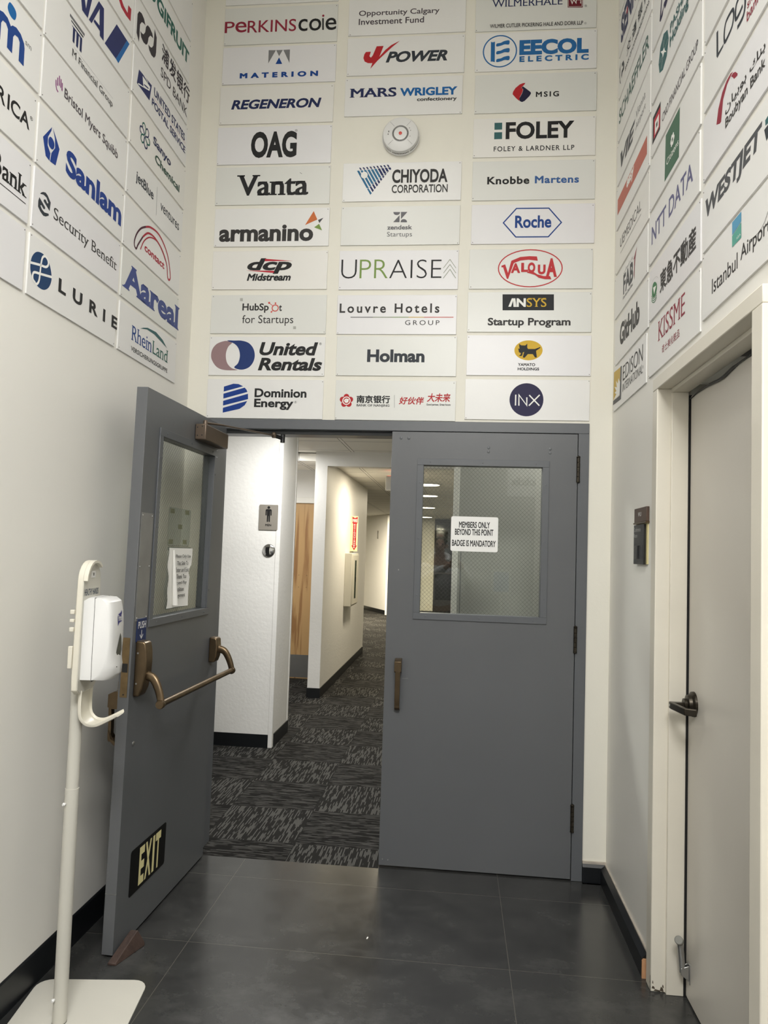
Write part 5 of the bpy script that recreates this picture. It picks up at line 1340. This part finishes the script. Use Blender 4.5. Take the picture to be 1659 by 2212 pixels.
  ('S','panel',1.2,[(-77.7,15.8),(-118.4,7.6)],0,0),
  ('S','panel',1.2,[(-142.8,60.3),(-139.9,28.1)],0,0),
  ('S','panel',1.2,[(-151.7,-3.6),(-169.1,-40.0)],0,0),
  ('S','panel',1.2,[(-157.7,4.0),(-189.2,-2.5)],0,0),
  ('S','panel',1.2,[(-140.0,-13.5),(-158.6,-43.9)],0,0),
  ('T', 'PASHA', 'teal', -50.2, 15.6, 187.4, 36.1, {'b': 0.01}),
  ('T', 'Holding', 'teal', -52.0, -50.7, 217.4, 54.8, {'b': 0.01}),
 ]),
 'rB6': ('r', -0.986, 3.690, [
  ('P','indigo',[(-177.3,30.8),(-199.3,-46.9),(-184.2,-59.3),(-155.5,-55.8),(-140.7,-26.9),(-128.6,-50.6),(-110.7,-52.0),(-86.3,-44.8),(-117.4,-21.8),(-137.1,-17.9),(-159.3,-32.6),(-179.1,-41.0),(-165.4,21.3)],0),
 ]),
 'rC0': ('r', -1.617, 2.375, [
  ('T', 'Istanbul', 'soot', -217.3, -47.8, 199.0, 46.0, {'b': 0.006}),
  ('T', 'Airport', 'soot', 1.9, -47.6, 186.6, 53.2, {'b': 0.006}),
  ('P','sky',[(-58.6,98.7),(6.3,99.0),(6.6,71.7),(-58.0,61.6)],0),
  ('P','mint',[(-58.0,59.2),(6.6,68.8),(7.2,26.8),(-57.5,27.6)],0),
  ('T', 'iGA', 'panel', -25.1, 35.0, 28.7, 7.2, {'b': 0}),
  ('S','soot',1.5,[(57.6,-5.5),(115.9,-10.6),(152.7,-1.1),(176.4,17.5)],0,1),
 ]),
 'rC1': ('r', -1.618, 2.589, [
  ('T', 'WESTJET', 'slate', -281.8, -20.0, 419.6, 76.9, {'b': 0.03, 'i': 0.15}),
  ('P','teal',[(156.1,46.1),(173.1,48.1),(173.3,28.8),(157.4,31.0)],0),
  ('P','slate2',[(150.5,24.3),(175.0,24.6),(175.2,-6.6),(163.9,-11.2)],0),
 ]),
 'rC2': ('r', -1.616, 2.816, [
  ('P','crim',[(-59.1,94.8),(-80.9,91.1),(-103.2,85.8),(-133.4,61.8),(-149.5,4.1),(-159.8,4.5),(-188.2,17.9),(-172.8,57.2),(-141.6,87.7),(-107.2,100.1),(-77.4,101.0)],0),
  ('P','crim',[(-72.1,89.4),(-59.0,89.9),(-41.0,81.5),(-24.6,65.5),(-25.9,60.8),(-50.1,66.8),(-58.8,77.5)],0),
  ('T', 'Boubyan Bank', 'soot', -114.6, -47.7, 272.5, 38.4, {'b': 0.014}),
  ('T', 'ﻥﺎﻴﺑﻮﺑ ﻚﻨﺑ', 'soot', -115.4, -1.5, 272.9, 35.3, {'b': 0.008}),
 ]),
 'rC3': ('r', -1.620, 3.039, [
  ('P','slate2',[(-197.3,85.4),(-183.2,83.0),(-180.4,10.6),(-135.1,7.3),(-142.3,-0.3),(-188.6,-0.5),(-195.8,9.6)],0),
  ('S','slate2',11,[(-67.8,57.0),(-60.1,42.4),(-61.1,27.2),(-72.7,10.0),(-101.3,3.9),(-125.7,4.3),(-132.7,22.0),(-129.8,45.3),(-118.4,59.7),(-92.5,61.3)],1,1),
  ('S','slate2',11,[(-21.2,55.9),(-39.3,50.7),(-46.6,32.0),(-43.3,9.9),(-20.6,7.0),(5.3,12.1)],0,1),
  ('S','slate2',11,[(23.0,25.5),(21.9,-3.3),(10.6,-20.6),(-14.2,-24.3),(-31.6,-23.3)],0,1),
  ('T', 'smart', 'crim', 37.8, -23.6, 91.2, 18.9, {'b': 0.004}),
  ('T', 'bank', 'crim', 35.3, -58.9, 88.8, 28.9, {'b': 0.004}),
 ]),
 'rC4': ('r', -1.621, 3.261, [
 ]),
}

# ------------------------------------------------------------------ the sign panels on the three walls
INK = {k: tuple(x * (1.0 if k == 'panel' else 0.78) for x in lin(v)) for k, v in dict(black=(34, 34, 35), soot=(58, 56, 55), crim=(158, 44, 66), crim2=(186, 40, 62), maroon=(120, 28, 44), maroon2=(78, 30, 52), gray=(136, 136, 138), gray2=(118, 118, 122), blue=(20, 74, 156), navy=(30, 42, 92), navy2=(38, 48, 104), navy3=(28, 28, 62),
    orange=(222, 122, 66), slate=(84, 86, 90), slate2=(54, 60, 68), olive=(134, 164, 84), olive2=(128, 142, 104), red=(204, 40, 62), red2=(196, 36, 44), red3=(206, 54, 60), coral=(226, 92, 84), tape=(190, 190, 184), mauve=(164, 136, 138), royal=(38, 62, 122), royal2=(22, 64, 150), royal3=(28, 72, 148), plum=(88, 80, 86),
    azure=(22, 108, 180), azure2=(40, 112, 176), teal=(58, 108, 110), teal2=(52, 120, 164), blue3=(62, 104, 166), blue4=(68, 84, 150), blue5=(24, 66, 112), yellow=(232, 190, 58), gold=(222, 188, 92), ink=(34, 36, 40), indigo=(40, 36, 76), green=(34, 106, 94), green2=(44, 84, 70), aub=(52, 46, 54), purple=(150, 62, 136),
    brick=(206, 116, 100), jade=(70, 104, 96), leaf=(62, 132, 84), forest=(74, 116, 92), violet=(108, 108, 150), sky=(96, 168, 206), mint=(98, 180, 164), panel=(236, 236, 232)).items()}
INKM = {}


def ink(c):
    if c not in INKM: INKM[c] = mat('ink_' + c, INK[c], 0.5, spec=0.25)
    return INKM[c]


PANELS = [mat('panel_white', (0.755, 0.752, 0.74), 0.33, noise=0.015, scale=3), mat('panel_grey_white', (0.69, 0.695, 0.665), 0.33, noise=0.015, scale=3), mat('panel_cool_white', (0.74, 0.735, 0.75), 0.33, noise=0.015, scale=3), mat('panel_warm_white', (0.76, 0.748, 0.715), 0.33, noise=0.015, scale=3)]
TONE = dict(b1_4=1, b1_7=1, b1_0=1, b1_3=2, b1_1=2, b1_2=3, b1_6=3, b2_4=1, b2_5=2, b2_6=2, b2_7=1, b2_8=1, b3_2=1, b3_4=1, b3_3=3, b3_5=2, b3_6=1, b3_7=1, b3_8=2, b3_0=1, lA1=1, lB1=2, lC0=2, lC1=2, lA4=3, rA3=3, rC2=2, rB1=2)
LAB = {
 'b1_t': 'white panel above the red and black lowercase lettering, only its lower edge in view',
 'b1_0': 'white wall panel with thin red and black lettering across its whole width',
 'b1_1': 'white panel with grey and blue triangle mark over spaced blue capitals',
 'b1_2': 'white panel with slanted navy capitals, under the blue triangle panel',
 'b1_3': 'white panel with three tall black condensed capitals, third up from the orange kite panel',
 'b1_4': 'grey-white panel with one bold black serif word and a small scratch',
 'b1_5': 'white panel with bold charcoal lowercase word and orange kite mark',
 'b1_6': 'white panel with slanted black letters between two red wedges',
 'b1_7': 'grey-white panel with black word holding an orange network knot, for Startups',
 'b1_8': 'white panel with overlapping mauve and blue discs beside bold slanted black words',
 'b1_9': 'white panel with blue striped D shape at the left of the door header',
 'b2_0': 'white panel with two lines of plum-grey text, topmost of the middle column',
 'b2_1': 'white panel with red checkmark J and slanted dark capitals',
 'b2_2': 'white panel with navy serif and bright blue words above the smoke detector',
 'b2_3': 'white panel with blue striped triangle mark just under the smoke detector',
 'b2_4': 'grey-white panel with small grey Z mark over two short grey lines',
 'b2_5': 'white panel with hairline capitals, two green, and three stacked chevrons',
 'b2_6': 'white panel with black spaced words over a thin rainbow rule',
 'b2_7': 'grey-white panel with one rounded bold dark word, middle column, second up from door',
 'b2_8': 'grey-white panel with red flower mark and red brush Chinese writing over the door',
 'b3_0': 'white panel with navy serif capitals and a maroon square, cut by the top edge',
 'b3_1': 'white panel with bright blue ringed E mark and blue capitals',
 'b3_2': 'grey-white panel with small red and navy diamond and four spaced letters',
 'b3_3': 'warm white panel with two teal squares beside big black capitals',
 'b3_4': 'grey-white panel with one black word and one blue word side by side',
 'b3_5': 'white panel with blue outlined hexagon around a blue word',
 'b3_6': 'grey-white panel with red oval ring around curling red capitals',
 'b3_7': 'grey-white panel with black box of white and yellow letters over Startup Program',
 'b3_8': 'white panel with black cat on a yellow oval',
 'b3_9': 'grey-white panel with dark indigo disc and thin white letters above the closed leaf',
 'lA0': 'white panel with blue-green serif word under an arc, just above the open door',
 'lA1': 'pale grey panel filled by a large blue slab-serif word on the left wall',
 'lA2': 'white panel with looping maroon to red ribbon mark on the left wall',
 'lA3': 'white panel with dark word, upright rule and light word on the left wall',
 'lA4': 'white panel with green and navy pinwheel mark on the left wall',
 'lA5': 'white panel with navy eagle head mark and two navy lines on the left wall',
 'lA6': 'white panel with two dark interlocking hooks and Chinese writing on the left wall',
 'lA7': 'white panel with heavy green capitals cut by the top of the photo',
 'lA8': 'bare white panel in the upper corner of the left wall by the back wall',
 'lB0': 'white panel with blue knotted disc and widely spaced black capitals on the left wall',
 'lB1': 'lilac-white panel with dark clasped hands mark and thin serif words',
 'lB2': 'white panel with blue figure mark and a very large blue word',
 'lB3': 'white panel with small purple open hand and thin dark lettering',
 'lB4': 'white panel with navy and grey column mark over fine serif lettering',
 'lB5': 'white panel with navy letters and a tilted dark blue square with bright edge',
 'lB6': 'white panel with red swoosh end cut by the top of the photo',
 'lC0': 'blank white panel, lowest at the left edge of the photo',
 'lC1': 'white panel with black serif lettering underlined, at the left edge of the photo',
 'lC2': 'white panel with bold black capitals ending ICA at the left edge of the photo',
 'lC3': 'white panel with big blue rounded m and blue dot, top left of the photo',
 'lC4': 'white panel with bare corner above the big blue m, top left corner',
 'rA0': 'white panel with gold sunburst block, lowest in the right wall corner column',
 'rA1': 'white panel with condensed heavy charcoal word directly above the gold sunburst panel',
 'rA2': 'white panel with grey capitals and a red numeral one on the right wall',
 'rA3': 'white panel with thin grey capitals and a faint line below, right wall',
 'rA4': 'white panel crossed by an orange-red band with white lettering, right wall',
 'rA5': 'white panel with slanted heavy grey letters and two small grey lines, right wall',
 'rA6': 'white panel with green-grey spaced capitals across its width, right wall corner column',
 'rA7': 'white panel with dark curl mark and four spaced Chinese characters, right wall',
 'rA8': 'white panel with heavy navy capitals and a red dot, top of right wall corner',
 'rA9': 'white panel above the navy capitals with red dot, only a sliver in view',
 'rB0': 'white panel with red serif capitals and red Chinese writing above the white door frame',
 'rB1': 'white panel with green disc emblem and large dark Japanese characters',
 'rB2': 'white panel with grey-violet capitals, above the green disc emblem panel',
 'rB3': 'white panel with a dark green square holding white lettering',
 'rB4': 'white panel with nested red and black square beside thin dark capitals',
 'rB5': 'white panel with teal star shield and two teal words',
 'rB6': 'white panel with purple zigzag stroke at the top of the photo, right wall',
 'rC0': 'white panel with blue and green square over grey lettering above the white door',
 'rC1': 'white panel with heavy slanted grey capitals and teal leaf at the right edge',
 'rC2': 'white panel with red curved stroke, Arabic and English words, at the right edge',
 'rC3': 'white panel with large dark thin letters and small red words, top right',
 'rC4': 'white panel with bare corner in the top right corner of the photo',
}
WR = {'b': 0.0, 'l': R(90), 'r': R(-90)}
GRP = {'b': 'company panels on the back wall', 'l': 'company panels on the left wall', 'r': 'company panels on the right wall'}
pm = {}
nail_me = None
first = True
for sid, (wl, c0, z0, items) in SIGNS.items():
    tone = TONE.get(sid, 0)
    loc = (c0, 0, z0) if wl == 'b' else ((XL + 0.006, c0, z0) if wl == 'l' else (XR - 0.006, c0, z0))
    if tone not in pm:
        e = MB().box(-0.3048, 0.3048, 0, 0.006, -0.1016, 0.1016).build('company_sign', PANELS[tone], bevel=0.0008, seg=1); pm[tone] = e.data
    else:
        e = bpy.data.objects.new('company_sign', pm[tone]); COL.objects.link(e)
        b_ = e.modifiers.new('bevel', 'BEVEL'); b_.width = 0.0008; b_.segments = 1; b_.limit_method = 'ANGLE'
    sw = 2.1 if wl == 'b' else 1.0
    e.location = loc; e.rotation_euler.z = WR[wl] + random.uniform(-0.0004, 0.0004); 
    tag(e, LAB[sid], 'sign', GRP[wl])
    em = MB(); mm = []
    for k, it in enumerate(items):
        off = 0.0003 + 0.00015 * k if len(items) < 12 else 0.0003 + 0.00004 * k
        if it[0] == 'T':
            _, s_, c, x, z, w_, h_, o = it
            tx = MB(); put_text(tx, s_, x / 1000, z / 1000, w_ / 1000, h_ / 1000, off, 0, **o)
            tx.build('lettering' if len(s_) > 1 or s_ not in '®' else 'trademark', ink(c), e, recalc=False)
        else:
            c = it[1]
            if c not in mm: mm.append(c)
            mi = mm.index(c)
            if it[0] == 'P':
                pts = [(p[0] / 1000, p[1] / 1000) for p in it[2]]
                if it[3]: pts = [p[:] for p in crom(pts, True, 5)]
                put_poly(em, pts, off, mi)
            elif it[0] == 'S':
                pts = [(p[0] / 1000, p[1] / 1000) for p in it[3]]
                if it[5]: pts = [p[:] for p in crom(pts, bool(it[4]), 6)]
                put_stroke(em, pts, it[2] * sw / 1000, off, mi, bool(it[4]))
            elif it[0] == 'E':
                put_ell(em, it[2] / 1000, it[3] / 1000, it[4] / 1000, it[5] / 1000, it[6] * sw / 1000, off, mi)
    if em.v: em.build('emblem', [ink('panel') if c == 'panel' else ink(c) for c in mm], e, recalc=False)
    if nail_me is None:
        nl = MB().lathe([(0.0022, -0.0002), (0.0018, 0.0007)], (0, 0, 0), (0, -1, 0), 8).build('nail', 'screw', e); nail_me = nl.data; nl.location = (0.297, 0, 0.093); corners = ((-0.297, -0.093),)
    else:
        corners = random.choice((((0.297, 0.093), (-0.297, -0.093)), ((-0.297, 0.093), (0.297, -0.093)), ((0.297, 0.093), (-0.297, -0.093))))
    for x, z in corners:
        nl = bpy.data.objects.new('nail', nail_me); COL.objects.link(nl); nl.parent = e
        nl.location = (x + random.uniform(-.003, .003), 0, z + random.uniform(-.003, .003))

# ------------------------------------------------------------------ behind the camera: what the window glass mirrors
e = MB().box(0.83, 1.42, -6.985, -7.0, 2.40, 2.86).build('company_sign', PANELS[0]); tag(e, 'white panel mirrored faintly in the upper corner of the closed leaf window', 'sign')
mb = MB(); t = MB(); put_text(t, 'mobclix', 0, 0, 0.43, 0.12, 0, b=0.01)
mb.add([(1.31 - v[0], -6.984, 2.56 + v[2]) for v in t.v], t.f).build('lettering', ink('slate'), e, recalc=False)
# floor sign with a pale blue sheet on a thin post, seen only as a reflection
xs = 0.62
e = empty('sign_stand', (xs, -4.6, 0)); tag(e, 'slim post with a pale blue sheet mirrored low in the closed leaf window', 'sign stand')
MB().lathe([(0.15, 0), (0.15, 0.012), (0.02, 0.018)], (0, 0, 0), (0, 0, 1), 28).build('base', 'trim', e)
MB().lathe([(0.012, 0.015), (0.012, 1.12)], (0, 0, 0), (0, 0, 1), 14).build('post', 'trim', e)
fp = MB().box(-0.11, 0.11, 0, 0.012, 1.1, 1.38).build('frame', 'trim', e)
MB().box(-0.085, 0.085, 0.012, 0.013, 1.13, 1.35).build('sheet', mat('pale_blue_sheet', (0.42, 0.55, 0.8), 0.5), fp)


def skin_body(name, pts, edges, root, m, parent=None, levels=2):
    me = bpy.data.meshes.new(name); bm = bmesh.new(); lay = bm.verts.layers.skin.verify()
    vs = {}
    for k, (x, y, z, r) in pts.items():
        v = bm.verts.new((x, y, z)); r = r if isinstance(r, tuple) else (r, r); v[lay].radius = r; vs[k] = v
        v[lay].use_root = (k == root)
    for a, b_ in edges: bm.edges.new((vs[a], vs[b_]))
    bm.to_mesh(me); bm.free()
    me.materials.append(M[m] if isinstance(m, str) else m)
    o = bpy.data.objects.new(name, me); COL.objects.link(o)
    if parent is not None: o.parent = parent
    s = o.modifiers.new('skin', 'SKIN'); s.use_smooth_shade = True; s.branch_smoothing = 0.4
    u = o.modifiers.new('sub', 'SUBSURF'); u.levels = levels; u.render_levels = levels
    return o


def chain(*names): return [(a, b_) for a, b_ in zip(names, names[1:])]


PX, PY = -0.06, -4.04
pe = empty('person', (PX, PY, 0)); tag(pe, 'person in a white hooded jacket holding up a phone, mirrored in the window glass', 'person')
skin = mat('skin', (0.55, 0.34, 0.25), 0.5, noise=0.06, scale=20)
P_ = dict(pel=(0, 0, 0.95, (0.15, 0.10)), sp=(0, 0.01, 1.12, (0.135, 0.095)), ch=(0, 0, 1.30, (0.15, 0.10)), nb=(0, 0.005, 1.42, (0.075, 0.065)), nk=(0, 0.02, 1.49, 0.05), jaw=(0, 0.045, 1.555, (0.058, 0.072)), hd=(0, 0.04, 1.63, (0.073, 0.088)), cr=(0, 0.025, 1.70, (0.062, 0.07)), nose=(0, 0.135, 1.605, 0.012))
E_ = chain('pel', 'sp', 'ch', 'nb', 'nk', 'jaw', 'hd', 'cr') + [('hd', 'nose')]
for s_, n_, el, wr, hn in ((1, 'r', (0.33, 0.05, 1.20), (0.225, 0.30, 1.405), (0.212, 0.372, 1.432)), (-1, 'l', (-0.28, 0.06, 1.18), (0.075, 0.30, 1.40), (0.108, 0.372, 1.425))):
    P_['sh' + n_] = (0.165 * s_, 0.0, 1.385, 0.06); P_['el' + n_] = (*el, 0.042); P_['wr' + n_] = (*wr, (0.026, 0.03)); P_['pa' + n_] = (*hn, (0.018, 0.034))
    E_ += chain('nb', 'sh' + n_, 'el' + n_, 'wr' + n_, 'pa' + n_)
    for k, (dz, ln) in enumerate(((0.030, 0.030), (0.010, 0.034), (-0.010, 0.032), (-0.029, 0.025))):
        b0 = (hn[0] - 0.008 * s_, hn[1] + 0.022, hn[2] + dz); b1 = (hn[0] - 0.012 * s_, hn[1] + 0.022 + ln, hn[2] + dz + 0.004); b2 = (hn[0] - 0.034 * s_, hn[1] + 0.026 + ln * 1.15, hn[2] + dz + 0.006)
        for j, q in enumerate((b0, b1, b2)): P_['f%s%d%d' % (n_, k, j)] = (*q, 0.0085 - 0.001 * j)
        E_ += chain('pa' + n_, *['f%s%d%d' % (n_, k, j) for j in range(3)])
    for j, q in enumerate(((hn[0] - 0.012 * s_, hn[1] - 0.012, hn[2] + 0.03), (hn[0] - 0.026 * s_, hn[1] - 0.004, hn[2] + 0.052), (hn[0] - 0.042 * s_, hn[1] + 0.008, hn[2] + 0.064))): P_['t%s%d' % (n_, j)] = (*q, 0.0105 - 0.001 * j)
    E_ += chain('pa' + n_, *['t%s%d' % (n_, j) for j in range(3)])
    P_['hp' + n_] = (0.09 * s_, 0, 0.88, 0.085); P_['kn' + n_] = (0.105 * s_, 0.02, 0.49, 0.058); P_['an' + n_] = (0.115 * s_, -0.01, 0.09, 0.036); P_['to' + n_] = (0.13 * s_, 0.15, 0.035, (0.04, 0.028))
    E_ += chain('pel', 'hp' + n_, 'kn' + n_, 'an' + n_, 'to' + n_)
body = skin_body('body', P_, E_, 'pel', skin, pe)
J = {k: P_[k] for k in ('pel', 'sp', 'ch', 'nb', 'shr', 'shl', 'elr', 'ell', 'wrr', 'wrl')}
Jr = dict(pel=(0.185, 0.135), sp=(0.17, 0.125), ch=(0.185, 0.13), nb=(0.10, 0.085), shr=0.082, shl=0.082, elr=0.066, ell=0.066, wrr=0.045, wrl=0.045)
J = {k: (*v[:3], Jr[k]) for k, v in J.items()}
skin_body('jacket', J, chain('pel', 'sp', 'ch', 'nb') + chain('nb', 'shr', 'elr', 'wrr') + chain('nb', 'shl', 'ell', 'wrl'), 'pel', mat('white_fleece', (0.82, 0.82, 0.84), 0.8, bump=0.3, bscale=50), pe)
MB().tube(crom([(-0.075, 0.03, 1.45), (-0.085, -0.04, 1.50), (0, -0.085, 1.52), (0.085, -0.04, 1.50), (0.075, 0.03, 1.45)], n=6), 0.035, 12).build('hood', 'white', pe, smooth=True)
T = dict(pel=(0, 0, 0.93, (0.16, 0.115)), hpr=(0.092, 0, 0.87, 0.098), knr=(0.105, 0.02, 0.49, 0.074), anr=(0.115, -0.01, 0.10, 0.055), hpl=(-0.092, 0, 0.87, 0.098), knl=(-0.105, 0.02, 0.49, 0.074), anl=(-0.115, -0.01, 0.10, 0.055))
skin_body('trousers', T, chain('pel', 'hpr', 'knr', 'anr') + chain('pel', 'hpl', 'knl', 'anl'), 'pel', mat('dark_denim', (0.03, 0.035, 0.05), 0.8), pe)
for s_ in (1, -1):
    MB().prism([(-0.075, 0.0), (0.19, 0.0), (0.20, 0.03), (0.16, 0.06), (0.06, 0.085), (0.04, 0.12), (-0.06, 0.12), (-0.08, 0.06)], 0.118 * s_ - 0.046, 0.118 * s_ + 0.046, 'x').build('shoe', 'black', pe, bevel=0.014, seg=3)
    MB().lathe([(0.001, -0.004), (0.008, 0.0), (0.001, 0.004)], (0.028 * s_, 0.118, 1.632), (0, 1, 0), 12).build('eye', 'black', pe, smooth=True)
    MB().lathe([(0.012, -0.02), (0.02, 0), (0.012, 0.02)], (0.072 * s_, 0.035, 1.612), (0, 0, 1), 12).build('ear', skin, pe, smooth=True)
MB().box(-0.022, 0.022, 0.108, 0.116, 1.563, 1.570).build('mouth', mat('lips', (0.4, 0.18, 0.15), 0.5), pe, bevel=0.003)
skin_body('hair', dict(a=(0, 0.06, 1.715, (0.07, 0.03)), b=(0, 0.0, 1.715, (0.078, 0.06)), c=(0, -0.05, 1.64, (0.07, 0.045)), d=(0, -0.05, 1.56, (0.055, 0.03))), chain('a', 'b', 'c', 'd'), 'b', mat('dark_hair', (0.035, 0.022, 0.014), 0.6), pe)
ph = empty('phone', (0.10364, -3.633, 1.48)); tag(ph, 'dark phone held upright in both hands of the mirrored person', 'phone')
MB().prism(rrect(-0.037, 0.037, -0.085, 0.06, 0.01), 0.0, 0.008, 'y').build('case', 'black', ph, bevel=0.0015)
MB().box(-0.034, 0.034, -0.0006, 0.0, -0.078, 0.053).build('screen', mat('phone_screen', (0.02, 0.02, 0.025), 0.1), ph)
